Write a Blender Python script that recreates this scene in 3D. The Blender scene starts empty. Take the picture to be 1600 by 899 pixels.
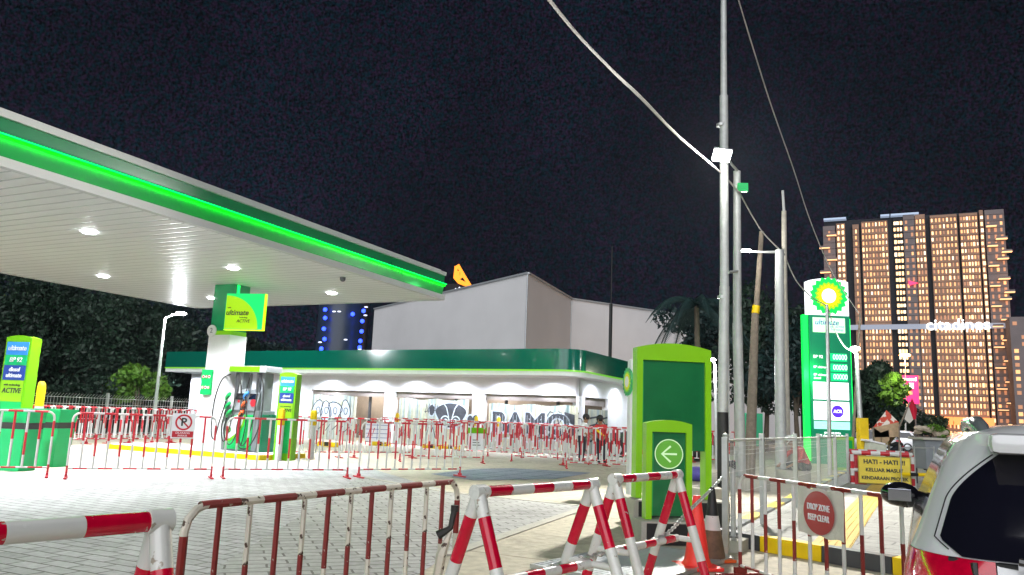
import bpy, bmesh, math, random
from mathutils import Vector, Matrix
import numpy as np
random.seed(7)
sc = bpy.context.scene
COL = sc.collection
R = math.radians
# ------------------------------------------------------------------ camera
H = 1.35; FPX = 1204.0; PITCH = R(9.5); ROLL = R(2.26)
cam = bpy.data.objects.new('camera', bpy.data.cameras.new('camera')); COL.objects.link(cam)
cam.data.sensor_width = 36; cam.data.lens = 36*FPX/1600; cam.data.clip_end = 3000; cam.data.clip_start = .05
cam.matrix_world = Matrix.Translation((0, 0, H)) @ Matrix.Rotation(R(90)+PITCH, 4, 'X') @ Matrix.Rotation(ROLL, 4, 'Z')
sc.camera = cam
# ------------------------------------------------------------------ night sky
w = bpy.data.worlds.new('World'); sc.world = w; w.use_nodes = True
nt = w.node_tree; N = nt.nodes; bg = N['Background']
sky = N.new('ShaderNodeTexSky'); sky.sky_type = 'NISHITA'; sky.sun_disc = False
sky.sun_elevation = R(40); sky.sun_rotation = R(200)
tc = N.new('ShaderNodeTexCoord')
nz = N.new('ShaderNodeTexNoise'); nz.inputs['Scale'].default_value = 230; nz.inputs['Detail'].default_value = 2
nt.links.new(tc.outputs['Generated'], nz.inputs['Vector'])
nz2 = N.new('ShaderNodeTexNoise'); nz2.inputs['Scale'].default_value = 3; nz2.inputs['Detail'].default_value = 3
nt.links.new(tc.outputs['Generated'], nz2.inputs['Vector'])
mx = N.new('ShaderNodeMixRGB'); mx.blend_type = 'MIX'; mx.inputs[0].default_value = .12
mx.inputs[1].default_value = (3.0, 3.3, 4.7, 1); nt.links.new(sky.outputs[0], mx.inputs[2])
cr = N.new('ShaderNodeMixRGB'); cr.blend_type = 'MULTIPLY'; cr.inputs[0].default_value = .95
mr = N.new('ShaderNodeMixRGB'); mr.inputs[1].default_value = (.1, .9, 1.05, 1); mr.inputs[2].default_value = (1.3, .58, 1.2, 1)
rmp = N.new('ShaderNodeMapRange'); rmp.inputs[1].default_value = .42; rmp.inputs[2].default_value = .58
nt.links.new(nz.outputs[0], rmp.inputs[0]); nt.links.new(rmp.outputs[0], mr.inputs[0])
nt.links.new(mx.outputs[0], cr.inputs[1]); nt.links.new(mr.outputs[0], cr.inputs[2])
nz3 = N.new('ShaderNodeTexNoise'); nz3.inputs['Scale'].default_value = 380; nz3.inputs['Detail'].default_value = 1
nt.links.new(tc.outputs['Generated'], nz3.inputs['Vector'])
rm3 = N.new('ShaderNodeMapRange'); rm3.inputs[1].default_value = .35; rm3.inputs[2].default_value = .65; rm3.inputs[3].default_value = .2; rm3.inputs[4].default_value = 1.9
nt.links.new(nz3.outputs[0], rm3.inputs[0])
rm4 = N.new('ShaderNodeMapRange'); rm4.inputs[1].default_value = .3; rm4.inputs[2].default_value = .7; rm4.inputs[3].default_value = .6; rm4.inputs[4].default_value = 1.35
nt.links.new(nz2.outputs[0], rm4.inputs[0])
m34 = N.new('ShaderNodeMath'); m34.operation = 'MULTIPLY'; nt.links.new(rm3.outputs[0], m34.inputs[0]); nt.links.new(rm4.outputs[0], m34.inputs[1])
vs3 = N.new('ShaderNodeVectorMath'); vs3.operation = 'SCALE'; nt.links.new(cr.outputs[0], vs3.inputs[0]); nt.links.new(m34.outputs[0], vs3.inputs['Scale'])
nt.links.new(vs3.outputs[0], bg.inputs[0]); bg.inputs[1].default_value = .0018
# soft sun added as ambient fill, standing in for city glow
sun = bpy.data.objects.new('moon', bpy.data.lights.new('moon', 'SUN')); COL.objects.link(sun)
sun.data.energy = 1.75; sun.data.angle = R(70); sun.data.color = (.96, .975, 1)
sun.rotation_euler = (R(64), 0, R(-14))
sc.view_settings.view_transform = 'Standard'; sc.view_settings.look = 'None'
sc.view_settings.exposure = 0.56; sc.view_settings.gamma = 1
sc.render.engine = 'CYCLES'
try:
    sc.cycles.sample_clamp_indirect = 4; sc.cycles.max_bounces = 6
except Exception: pass

# ------------------------------------------------------------------ pixel helpers (rays of the photograph met with real planes)
_cp, _sp = math.cos(PITCH), math.sin(PITCH); _c, _s = math.cos(ROLL), math.sin(ROLL)
_R0 = Vector((1, 0, 0)); _U0 = Vector((0, -_sp, _cp)); _D = Vector((0, _cp, _sp))
_RR = _R0*_c+_U0*_s; _UU = _U0*_c-_R0*_s
def ray(x, y): return _RR*((x-800)/FPX)-_UU*((y-449.5)/FPX)+_D
def G(x, y, z=0):
    d = ray(x, y); return Vector((0, 0, H))+d*((z-H)/d.z)
def AT(x, y, Y):
    d = ray(x, y); return Vector((0, 0, H))+d*(Y/d.y)
def HIT(x, y, p0, ang):                     # vertical plane through p0 whose horizontal direction has heading ang (deg, from +X)
    n = Vector((-math.sin(R(ang)), math.cos(R(ang)), 0)); d = ray(x, y); o = Vector((0, 0, H))
    return o+d*((Vector(p0)-o).dot(n)/d.dot(n))

# ------------------------------------------------------------------ materials
def mat(name, col, rough=.6, metal=0, em=None, es=0, var=0, vs=6, bump=0, bs=40, coat=0, spots=None, alpha=None):
    m = bpy.data.materials.new(name); m.use_nodes = True
    t = m.node_tree; b = t.nodes['Principled BSDF']
    b.inputs['Base Color'].default_value = (*col, 1); b.inputs['Roughness'].default_value = rough
    b.inputs['Metallic'].default_value = metal
    if coat: b.inputs['Coat Weight'].default_value = coat; b.inputs['Coat Roughness'].default_value = .05
    if em: b.inputs['Emission Color'].default_value = (*em, 1); b.inputs['Emission Strength'].default_value = es
    if alpha is not None: b.inputs['Alpha'].default_value = alpha
    c = t.nodes.new('ShaderNodeTexCoord')
    last = None
    if var or spots:
        n = t.nodes.new('ShaderNodeTexNoise'); n.inputs['Scale'].default_value = vs; n.inputs['Detail'].default_value = 8
        n.inputs['Roughness'].default_value = .65
        t.links.new(c.outputs['Object'], n.inputs['Vector'])
        r = t.nodes.new('ShaderNodeMapRange'); r.inputs[1].default_value = .3; r.inputs[2].default_value = .7
        r.inputs[3].default_value = 1-var; r.inputs[4].default_value = 1+var*.6
        t.links.new(n.outputs[0], r.inputs[0])
        mu = t.nodes.new('ShaderNodeVectorMath'); mu.operation = 'SCALE'; mu.inputs[0].default_value = col
        t.links.new(r.outputs[0], mu.inputs['Scale']); last = mu.outputs[0]
        rr = t.nodes.new('ShaderNodeMapRange'); rr.inputs[3].default_value = max(0, rough-.12); rr.inputs[4].default_value = min(1, rough+.15)
        t.links.new(n.outputs[0], rr.inputs[0]); t.links.new(rr.outputs[0], b.inputs['Roughness'])
    if spots:
        scol, sscale, thr = spots
        n2 = t.nodes.new('ShaderNodeTexNoise'); n2.inputs['Scale'].default_value = sscale; n2.inputs['Detail'].default_value = 4
        t.links.new(c.outputs['Object'], n2.inputs['Vector'])
        r2 = t.nodes.new('ShaderNodeMapRange'); r2.inputs[1].default_value = thr; r2.inputs[2].default_value = thr+.03
        t.links.new(n2.outputs[0], r2.inputs[0])
        m2 = t.nodes.new('ShaderNodeMixRGB'); m2.inputs[2].default_value = (*scol, 1)
        t.links.new(r2.outputs[0], m2.inputs[0]); t.links.new(last, m2.inputs[1]); last = m2.outputs[0]
    if last: t.links.new(last, b.inputs['Base Color'])
    if bump:
        n3 = t.nodes.new('ShaderNodeTexNoise'); n3.inputs['Scale'].default_value = bs; n3.inputs['Detail'].default_value = 5
        t.links.new(c.outputs['Object'], n3.inputs['Vector'])
        bp = t.nodes.new('ShaderNodeBump'); bp.inputs['Strength'].default_value = bump; bp.inputs['Distance'].default_value = .02
        t.links.new(n3.outputs[0], bp.inputs['Height']); t.links.new(bp.outputs[0], b.inputs['Normal'])
    return m
def emat(name, col, s): return mat(name, tuple(min(1, c*.6) for c in col), .4, em=col, es=s)
M = {}
M['white'] = mat('white_paint', (.66, .66, .65), .42, var=.08, vs=4, spots=((.3, .2, .13), 22, .72))
M['red'] = mat('red_paint', (.52, .02, .035), .38, var=.2, vs=5, spots=((.55, .45, .42), 25, .72))
M['wornwhite'] = mat('chipped_white_paint', (.72, .68, .58), .5, var=.18, vs=9, spots=((.07, .035, .02), 26, .6))
M['brownred'] = mat('faded_red_paint', (.24, .018, .014), .5, var=.3, vs=12, spots=((.5, .42, .36), 30, .68))
M['shinyred'] = mat('glossy_red_paint', (.6, .0, .03), .22, var=.22, vs=6, coat=.4, spots=((.5, .42, .40), 21, .68))
M['shinywhite'] = mat('glossy_white_paint', (.72, .73, .7), .25, var=.08, vs=3, coat=.5, spots=((.38, .33, .27), 17, .66))
M['galv'] = mat('galvanised_steel', (.55, .57, .56), .4, .6, var=.15, vs=8)
M['pole'] = mat('pale_pole_paint', (.52, .54, .53), .5, .2, var=.15, vs=5)
M['polewarm'] = mat('weathered_pole_paint', (.5, .47, .40), .6, .1, var=.22, vs=6)
M['wood'] = mat('weathered_pole_wood', (.22, .18, .14), .85, var=.3, vs=9, bump=.4)
M['black'] = mat('black_paint', (.012, .013, .014), .5, var=.2)
M['rubber'] = mat('black_rubber', (.015, .015, .015), .6)
M['dgreen'] = mat('deep_green_panel', (.0, .16, .085), .28, var=.06, vs=1.5, coat=.35)
M['fgreen'] = mat('fascia_green', (.0, .23, .085), .3, var=.05, vs=1, coat=.3)
M['mgreen'] = mat('bright_green', (.0, .42, .10), .4, var=.08)
M['signgreen'] = mat('satin_green_panel', (.0, .15, .04), .3, var=.3, vs=1.1, coat=.3)
M['lime'] = mat('lime_green', (.24, .60, .0), .35, var=.05, coat=.2)
M['lime2'] = mat('satin_lime_green', (.15, .46, .0), .35, var=.05, coat=.2)
M['yellow'] = mat('yellow_paint', (.85, .58, .0), .45, var=.12)
M['orange'] = mat('orange_plastic', (.8, .12, .02), .45)
M['fluo'] = mat('fluorescent_red_plastic', (1, .05, .04), .4, var=.1, vs=7)
M['conc'] = mat('pale_concrete', (.42, .4, .35), .85, var=.15, vs=6, bump=.3, bs=60)
M['shedj'] = mat('cladding_joint', (.78, .76, .78), .7)
M['wall'] = mat('white_render', (.84, .84, .86), .8, var=.06, vs=2)
M['shed'] = stain_later = mat('pale_grey_cladding', (.84, .835, .85), .7, var=.08, vs=.18)
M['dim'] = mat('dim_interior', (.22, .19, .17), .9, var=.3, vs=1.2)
M['plaster'] = mat('tan_board', (.42, .3, .17), .85, var=.25, vs=3)
M['grey'] = mat('grey_plastic', (.2, .22, .24), .45, var=.1)
M['lgrey'] = mat('light_grey_metal', (.5, .53, .56), .4, .3, var=.1)
M['dkgrey'] = mat('dark_grey_metal', (.07, .075, .085), .45, .3, var=.1)
M['blue'] = mat('sky_blue_panel', (.03, .22, .62), .4, em=(.03, .25, .7), es=.25)
M['navy'] = mat('navy_panel', (.01, .035, .22), .4, em=(.01, .05, .3), es=.2)
M['sgreen'] = mat('label_green_panel', (.0, .35, .12), .4, em=(0, .35, .12), es=.2)
M['slime'] = mat('label_lime_panel', (.26, .55, .01), .4)
M['text'] = mat('white_lettering', (.85, .87, .9), .5)
M['ink'] = mat('dark_lettering', (.02, .03, .03), .6)
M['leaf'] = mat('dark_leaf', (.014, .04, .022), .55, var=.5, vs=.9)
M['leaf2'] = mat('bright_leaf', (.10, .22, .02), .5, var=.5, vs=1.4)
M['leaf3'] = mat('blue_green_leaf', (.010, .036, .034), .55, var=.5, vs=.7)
M['bark'] = mat('bark', (.13, .1, .075), .9, var=.3, vs=5, bump=.5)
M['glass'] = mat('dark_glass', (.006, .006, .012), .06, coat=.6)
M['skin'] = mat('skin', (.32, .17, .1), .55)
M['hair'] = mat('black_hair', (.01, .009, .008), .6)
M['ltred'] = mat('red_shirt', (.55, .03, .03), .8, var=.2, vs=9)
M['denim'] = mat('dark_trousers', (.03, .035, .05), .85, var=.2)
M['helmet'] = mat('white_helmet', (.7, .72, .7), .3)
M['lampw'] = emat('white_lamp', (1, .97, .9), 30)
M['lampc'] = emat('cool_downlight', (.93, .97, 1), 22)
M['lampo'] = emat('sodium_lamp', (1, .42, .08), 30)
M['neon'] = emat('green_light_strip', (.0, 1, .0), 34)
M['neonface'] = emat('green_strip_lens', (.0, 1, .14), 2.2)
M['neong'] = emat('green_edge_light', (.0, 1, .12), 1.6)

# ------------------------------------------------------------------ mesh builder
class MB:
    def __init__(s): s.v = []; s.f = []; s.m = []
    def add(s, vs, fs, mi=0):
        o = len(s.v); s.v += [tuple(v) for v in vs]; s.f += [tuple(i+o for i in f) for f in fs]; s.m += [mi]*len(fs); return s
    def box(s, c, d, mi=0, rot=None, bev=0):
        cx, cy, cz = c; x, y, z = d[0]/2, d[1]/2, d[2]/2
        if bev:
            bm = bmesh.new(); bmesh.ops.create_cube(bm, size=1)
            for v in bm.verts: v.co = Vector((v.co.x*d[0], v.co.y*d[1], v.co.z*d[2]))
            bmesh.ops.bevel(bm, geom=bm.edges[:], offset=bev, segments=2, affect='EDGES', profile=.6)
            vs = [v.co.copy() for v in bm.verts]; fs = [[v.index for v in f.verts] for f in bm.faces]; bm.free()
        else:
            vs = [Vector((a*x, b*y, e*z)) for e in (-1, 1) for b in (-1, 1) for a in (-1, 1)]
            fs = [(0, 2, 3, 1), (4, 5, 7, 6), (0, 1, 5, 4), (2, 6, 7, 3), (0, 4, 6, 2), (1, 3, 7, 5)]
        if rot is not None: vs = [rot @ v for v in vs]
        s.add([v+Vector(c) for v in vs], fs, mi); return s
    def bb(s, x0, x1, y0, y1, z0, z1, mi=0, bev=0): return s.box(((x0+x1)/2, (y0+y1)/2, (z0+z1)/2), (x1-x0, y1-y0, z1-z0), mi, bev=bev)
    def path(s, pts, r, n=8, mi=0, caps=True, closed=False):
        pts = [Vector(p) for p in pts]; rs = r if isinstance(r, (list, tuple)) else [r]*len(pts)
        mis = mi if isinstance(mi, (list, tuple)) else [mi]*(len(pts)-1)
        o = len(s.v); L = len(pts); up = None
        for i, p in enumerate(pts):
            t = (pts[min(i+1, L-1)]-pts[max(i-1, 0)]).normalized()
            if up is None:
                up = Vector((0, 0, 1)) if abs(t.z) < .9 else Vector((1, 0, 0))
            a = (up-t*up.dot(t)).normalized(); b = t.cross(a); up = a
            for k in range(n):
                q = 2*math.pi*k/n; s.v.append(tuple(p+a*(rs[i]*math.cos(q))+b*(rs[i]*math.sin(q))))
        for i in range(L-1):
            for k in range(n):
                k2 = (k+1) % n
                s.f.append((o+i*n+k, o+i*n+k2, o+(i+1)*n+k2, o+(i+1)*n+k)); s.m.append(mis[i])
        if caps:
            s.f.append(tuple(o+k for k in range(n))[::-1]); s.m.append(mis[0])
            s.f.append(tuple(o+(L-1)*n+k for k in range(n))); s.m.append(mis[-1])
        return s
    def cyl(s, p0, p1, r0, r1=None, n=12, mi=0): return s.path([p0, p1], [r0, r0 if r1 is None else r1], n, mi)
    def lathe(s, prof, c=(0, 0, 0), n=16, mi=0):
        return s.path([(c[0], c[1], c[2]+z) for r, z in prof], [max(r, .0005) for r, z in prof], n, mi)
    def prism(s, pts, y0, y1, mi=0, mi_side=None):       # outline in x,z extruded along y
        n = len(pts); vs = [(x, y0, z) for x, z in pts]+[(x, y1, z) for x, z in pts]
        s.add(vs, [tuple(range(n)), tuple(range(2*n-1, n-1, -1))], mi)
        o = len(s.v)-2*n
        for i in range(n):
            j = (i+1) % n; s.f.append((o+i, o+n+i, o+n+j, o+j)); s.m.append(mi if mi_side is None else mi_side)
        return s
    def slab(s, pts, z0, z1, mi=0):                       # outline in x,y extruded along z
        n = len(pts); vs = [(x, y, z0) for x, y in pts]+[(x, y, z1) for x, y in pts]
        s.add(vs, [tuple(range(n))[::-1], tuple(range(n, 2*n))]+[(i, (i+1) % n, n+(i+1) % n, n+i) for i in range(n)], mi); return s
    def sphere(s, c, r, mi=0, n=12, sq=(1, 1, 1)):
        k = n//2
        vs = []; fs = []
        for i in range(k+1):
            a = math.pi*i/k
            for j in range(n):
                b = 2*math.pi*j/n; vs.append((c[0]+r*sq[0]*math.sin(a)*math.cos(b), c[1]+r*sq[1]*math.sin(a)*math.sin(b), c[2]+r*sq[2]*math.cos(a)))
        for i in range(k):
            for j in range(n): fs.append((i*n+j, (i+1)*n+j, (i+1)*n+(j+1) % n, i*n+(j+1) % n))
        s.add(vs, fs, mi); return s
    def build(s, name, mats, parent=None, smooth=False, loc=None):
        used_ = sorted({i for f in s.f for i in f})
        if len(used_) < len(s.v):
            mp_ = {o_: i for i, o_ in enumerate(used_)}; s.v = [s.v[i] for i in used_]; s.f = [tuple(mp_[i] for i in f) for f in s.f]
        me = bpy.data.meshes.new(name); me.from_pydata(s.v, [], s.f)
        if not isinstance(mats, (list, tuple)): mats = [mats]
        for m in mats: me.materials.append(M[m] if isinstance(m, str) else m)
        me.polygons.foreach_set('material_index', s.m)
        bm = bmesh.new(); bm.from_mesh(me); bmesh.ops.recalc_face_normals(bm, faces=bm.faces[:]); bm.to_mesh(me); bm.free()
        if smooth:
            me.polygons.foreach_set('use_smooth', [True]*len(me.polygons))
            try: me.set_sharp_from_angle(angle=R(40))
            except Exception: pass
        me.update()
        o = bpy.data.objects.new(name, me); COL.objects.link(o)
        if parent: o.parent = parent
        if loc is not None: o.location = loc
        return o
def tag(o, label, cat, group=None):
    o['label'] = label; o['category'] = cat
    if group: o['group'] = group
    return o
def thing(name, label, cat, loc=(0, 0, 0), rz=0, group=None):
    o = bpy.data.objects.new(name, None); COL.objects.link(o); o.location = loc; o.rotation_euler = (0, 0, R(rz)); o.empty_display_size = .2
    return tag(o, label, cat, group)
def struct(o): o['kind'] = 'structure'; return o
KIDS = {}
def copy_tree(o, parent=None):
    c = o.copy(); COL.objects.link(c)
    if parent: c.parent = parent
    for ch in [x for x in COL.objects if x.parent == o]: copy_tree(ch, c)
    return c
def text(s, size, mtl, parent, loc, rot=(90, 0, 0), name='lettering', align='CENTER', ext=.004, sx=1, shear=0, bold=0):
    cu = bpy.data.curves.new('t', 'FONT'); cu.body = s; cu.size = size; cu.extrude = ext; cu.align_x = align; cu.align_y = 'CENTER'
    cu.shear = shear; cu.offset = bold; cu.resolution_u = 3
    ob = bpy.data.objects.new('t', cu); COL.objects.link(ob)
    dg = bpy.context.evaluated_depsgraph_get(); me = bpy.data.meshes.new_from_object(ob.evaluated_get(dg))
    bpy.data.objects.remove(ob); bpy.data.curves.remove(cu)
    me.materials.clear(); me.materials.append(M[mtl] if isinstance(mtl, str) else mtl)
    o = bpy.data.objects.new(name, me); COL.objects.link(o); o.parent = parent
    o.location = loc; o.rotation_euler = tuple(R(a) for a in rot); o.scale = (sx, 1, 1); o.data.name = name
    return o
def star(r0, r1, n, y, cx=0, cz=0):
    return [((cx+(r0 if k % 2 else r1)*math.sin(math.pi*k/n)), cz+(r0 if k % 2 else r1)*math.cos(math.pi*k/n)) for k in range(2*n)]
M['h_g'] = mat('emblem_green', (0, .3, .08), .4); M['h_l'] = mat('emblem_light_green', (.25, .7, .0), .4)
M['h_y'] = mat('emblem_yellow', (.9, .8, .0), .4); M['h_w'] = mat('emblem_white', (.9, .9, .85), .4)
M['he_g'] = emat('lit_emblem_green', (0, .62, .08), .8); M['he_l'] = emat('lit_emblem_light_green', (.3, .9, .0), 1)
M['he_y'] = emat('lit_emblem_yellow', (1, .85, .0), 1.3); M['he_w'] = emat('lit_emblem_white', (1, .97, .85), 2.2)
def emblem(r, parent, loc, lit=False, rz=0, name='emblem'):
    b = MB()
    for i, (a, c) in enumerate(((1, .86), (.72, .62), (.6, .47), (.36, .36))):
        b.prism(star(r*c, r*a, 18, 0), -.004*(i+1), -.004*i if i else 0, i)
    k = 'he_' if lit else 'h_'
    o = b.build(name, [k+'g', k+'l', k+'y', k+'w'], parent, loc=loc); o.rotation_euler = (0, 0, R(rz)); return o
def arch(wd, h, rise, n=12, r=.0):
    pts = [(-wd/2, 0), (wd/2, 0)]
    for i in range(n+1):
        x = wd/2-wd*i/n; pts.append((x, h-rise*(2*x/wd)**2))
    return pts
def lamp(kind, name, loc, energy, color=(1, 1, 1), target=None, size=R(120), blend=.6, rad=.1, parent=None):
    l = bpy.data.lights.new(name, kind); l.energy = energy; l.color = color
    if kind == 'SPOT': l.spot_size = size; l.spot_blend = blend; l.shadow_soft_size = rad
    elif kind == 'POINT': l.shadow_soft_size = rad
    o = bpy.data.objects.new(name, l); COL.objects.link(o); o.location = loc
    if target is not None: o.rotation_euler = (Vector(target)-Vector(loc)).to_track_quat('-Z', 'Y').to_euler()
    if parent: o.parent = parent
    return o

# ================================================================== SETTING
def stain(m, scale=.9, thr=.54, k=.74):
    t = m.node_tree; b = t.nodes['Principled BSDF']; src = b.inputs['Base Color'].links[0].from_socket
    c = [n for n in t.nodes if n.type == 'TEX_COORD'][0]
    out_ = src
    for sc_, th_, kk in ((scale, thr, k), (scale*3.3, thr+.06, k-.05), (scale*9, thr+.12, k-.15)):
        n = t.nodes.new('ShaderNodeTexNoise'); n.inputs['Scale'].default_value = sc_; n.inputs['Detail'].default_value = 9; n.inputs['Roughness'].default_value = .7; n.inputs['Distortion'].default_value = .6
        t.links.new(c.outputs['Object'], n.inputs['Vector'])
        r = t.nodes.new('ShaderNodeMapRange'); r.inputs[1].default_value = th_; r.inputs[2].default_value = th_+.12; r.inputs[3].default_value = 1; r.inputs[4].default_value = kk
        t.links.new(n.outputs[0], r.inputs[0])
        v = t.nodes.new('ShaderNodeVectorMath'); v.operation = 'SCALE'; t.links.new(out_, v.inputs[0]); t.links.new(r.outputs[0], v.inputs['Scale']); out_ = v.outputs[0]
    t.links.new(out_, b.inputs['Base Color']); return m
def groundmat():
    m = mat('concrete_apron', (.5, .45, .35), .8, var=.22, vs=.35, bump=.25, bs=30)
    t = m.node_tree; b = t.nodes['Principled BSDF']
    src = b.inputs['Base Color'].links[0].from_socket
    c = [n for n in t.nodes if n.type == 'TEX_COORD'][0]
    n = t.nodes.new('ShaderNodeTexNoise'); n.inputs['Scale'].default_value = 9; n.inputs['Detail'].default_value = 10
    t.links.new(c.outputs['Object'], n.inputs['Vector'])
    r = t.nodes.new('ShaderNodeMapRange'); r.inputs[1].default_value = .35; r.inputs[2].default_value = .65; r.inputs[3].default_value = .82; r.inputs[4].default_value = 1.08
    t.links.new(n.outputs[0], r.inputs[0])
    v = t.nodes.new('ShaderNodeVectorMath'); v.operation = 'SCALE'; t.links.new(src, v.inputs[0]); t.links.new(r.outputs[0], v.inputs['Scale'])
    # sawn joints / tyre grime
    mp = t.nodes.new('ShaderNodeMapping'); mp.inputs['Rotation'].default_value = (0, 0, R(25.4)); t.links.new(c.outputs['Object'], mp.inputs[0])
    br = t.nodes.new('ShaderNodeTexBrick'); br.offset = 0; br.inputs['Scale'].default_value = 1; br.inputs['Brick Width'].default_value = 4.2; br.inputs['Row Height'].default_value = 3.6
    br.inputs['Mortar Size'].default_value = .014; br.inputs['Color1'].default_value = br.inputs['Color2'].default_value = (1, 1, 1, 1); br.inputs['Mortar'].default_value = (.45, .43, .4, 1)
    t.links.new(mp.outputs[0], br.inputs[0])
    v2 = t.nodes.new('ShaderNodeVectorMath'); v2.operation = 'MULTIPLY'; t.links.new(v.outputs[0], v2.inputs[0]); t.links.new(br.outputs[0], v2.inputs[1])
    t.links.new(v2.outputs[0], b.inputs['Base Color'])
    return m
def pavemat(name, col, bw, bh, rot, mort=(.2, .2, .19), off=.5, ms=.012, vs=.5):
    m = mat(name, col, .75, var=.12, vs=vs)
    t = m.node_tree; b = t.nodes['Principled BSDF']; src = b.inputs['Base Color'].links[0].from_socket
    c = [n for n in t.nodes if n.type == 'TEX_COORD'][0]
    mp = t.nodes.new('ShaderNodeMapping'); mp.inputs['Rotation'].default_value = (0, 0, R(rot)); t.links.new(c.outputs['Object'], mp.inputs[0])
    # slight wobble so that rows are not ruler-straight
    br = t.nodes.new('ShaderNodeTexBrick'); br.offset = off; br.inputs['Scale'].default_value = 1
    br.inputs['Brick Width'].default_value = bw; br.inputs['Row Height'].default_value = bh; br.inputs['Mortar Size'].default_value = ms
    br.inputs['Mortar Smooth'].default_value = .3
    br.inputs['Color1'].default_value = (.82, .82, .8, 1); br.inputs['Color2'].default_value = (1.06, 1.05, 1.04, 1)
    br.inputs['Mortar'].default_value = tuple(x/c2 for x, c2 in zip(mort, col))+(1,)
    wn = t.nodes.new('ShaderNodeTexNoise'); wn.inputs['Scale'].default_value = 2.2
    t.links.new(mp.outputs[0], wn.inputs[0])
    wa = t.nodes.new('ShaderNodeVectorMath'); wa.operation = 'MULTIPLY_ADD'; wa.inputs[1].default_value = (.05, .05, 0)
    t.links.new(wn.outputs[1], wa.inputs[0]); t.links.new(mp.outputs[0], wa.inputs[2]); t.links.new(wa.outputs[0], br.inputs[0])
    v2 = t.nodes.new('ShaderNodeVectorMath'); v2.operation = 'MULTIPLY'; t.links.new(src, v2.inputs[0]); t.links.new(br.outputs[0], v2.inputs[1])
    n = t.nodes.new('ShaderNodeTexNoise'); n.inputs['Scale'].default_value = 14; n.inputs['Detail'].default_value = 8; t.links.new(c.outputs['Object'], n.inputs[0])
    r = t.nodes.new('ShaderNodeMapRange'); r.inputs[1].default_value = .3; r.inputs[2].default_value = .7; r.inputs[3].default_value = .8; r.inputs[4].default_value = 1.1
    t.links.new(n.outputs[0], r.inputs[0])
    v3 = t.nodes.new('ShaderNodeVectorMath'); v3.operation = 'SCALE'; t.links.new(v2.outputs[0], v3.inputs[0]); t.links.new(r.outputs[0], v3.inputs['Scale'])
    t.links.new(v3.outputs[0], b.inputs['Base Color'])
    bp = t.nodes.new('ShaderNodeBump'); bp.inputs['Strength'].default_value = .6; bp.inputs['Distance'].default_value = .01; bp.invert = True
    t.links.new(br.outputs['Fac'], bp.inputs['Height']); t.links.new(bp.outputs[0], b.inputs['Normal'])
    return m
def sheet(name, pts, z, m): 
    b = MB(); b.add([(p[0], p[1], z) for p in pts], [tuple(range(len(pts)))]); return struct(b.build(name, m))
M['apron'] = stain(groundmat())
M['asphalt'] = mat('asphalt', (.06, .06, .058), .85, var=.3, vs=1, bump=.4, bs=80)
sheet('ground', [(-255, -28), (255, -28), (255, 555), (-255, 555)], -.012, 'asphalt')
sheet('concrete_apron', [(-60, -8), (34, -8), (34, 60), (-60, 60)], -.004, 'apron')
M['pavers'] = pavemat('grey_block_paving', (.46, .455, .475), .34, .17, 25.4, mort=(.17, .16, .15))
M['pavers_diag'] = pavemat('diagonal_block_paving', (.40, .40, .395), .34, .17, -20, mort=(.16, .15, .14))
pp = [G(x, y) for x, y in ((-500, 760), (0, 739), (240, 734), (400, 727), (560, 727), (700, 768), (905, 789), (912, 797), (700, 868))]
pp += [Vector((-1.2, 4.2, 0)), Vector((-2.5, 1.0, 0)), Vector((-4, -4, 0)), Vector((-30, -4, 0)), Vector((-30, 12, 0))]
sheet('block_paving', pp, .002, 'pavers')
q = [G(x, y) for x, y in ((480, 800), (560, 745), (700, 770), (903, 790), (908, 797), (700, 866))]+[Vector((-1.3, 4.6, 0)), Vector((-2.2, 3.4, 0))]
sheet('diagonal_paving', q, .006, 'pavers_diag')
# white kerb lines edging the paving
kl = MB()
def strip(b, a, c, wd, z0, z1, mi=0):
    a = Vector(a); c = Vector(c); d = (c-a); d.z = 0; d.normalize(); n = Vector((-d.y, d.x, 0))*wd/2
    b.slab([(a-n)[:2], (c-n)[:2], (c+n)[:2], (a+n)[:2]], z0, z1, mi)
pa = [G(560, 745), G(700, 770), G(908, 791)]; strip(kl, pa[0], pa[1], .13, 0, .012); strip(kl, pa[1], pa[2], .13, 0, .0125)
strip(kl, G(909, 796), G(700, 868), .14, 0, .012)
struct(kl.build('paving_edge_strip', 'conc'))
# darker stone tiles let into the concrete
M['tile'] = pavemat('blue_grey_tiles', (.30, .34, .42), .6, .3, 25.4, mort=(.06, .07, .09), off=0, ms=.02, vs=2)
sheet('tiled_patch', [G(x, y) for x, y in ((672, 741), (740, 751), (868, 749), (925, 739), (800, 732), (740, 733))], .004, 'tile')
# sidewalk behind its painted kerb, on the right
swz = .13
kA, kB = G(1150, 848), G(1420, 905)
fA, fB = G(1135, 855), G(1330, 762)
far1, far2 = G(1392, 742), G(1560, 800)
M['swalk'] = pavemat('sidewalk_tiles', (.36, .36, .34), .6, .3, 35, mort=(.2, .2, .19), vs=1.2)
kAn = Vector((2.66, 9.25, 0)); kBn = Vector((4.55, 7.05, 0))
fl = (Vector((9.2, 21.5, 0))-kAn)
ang_f = math.atan2(fl.y, fl.x)
sw = [kAn, kBn, kBn+fl*2.3, kAn+fl*2.3]
for k_ in ('pavers', 'pavers_diag', 'swalk'): stain(M[k_], .7, .55, .74)
b = MB(); b.slab([p[:2] for p in sw], 0, swz); struct(b.build('sidewalk', 'swalk'))
def kerb(p, q_, name, seg=.62, wd=.16, hz=.16):
    b = MB(); d = (q_-p); L = d.length; n = int(L/seg)
    for i in range(n):
        strip(b, p+d*(i/n), p+d*((i+.985)/n), wd, 0, hz, 0 if i % 2 else 1)
    return struct(b.build(name, ['yellow', 'dkgrey']))
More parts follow.
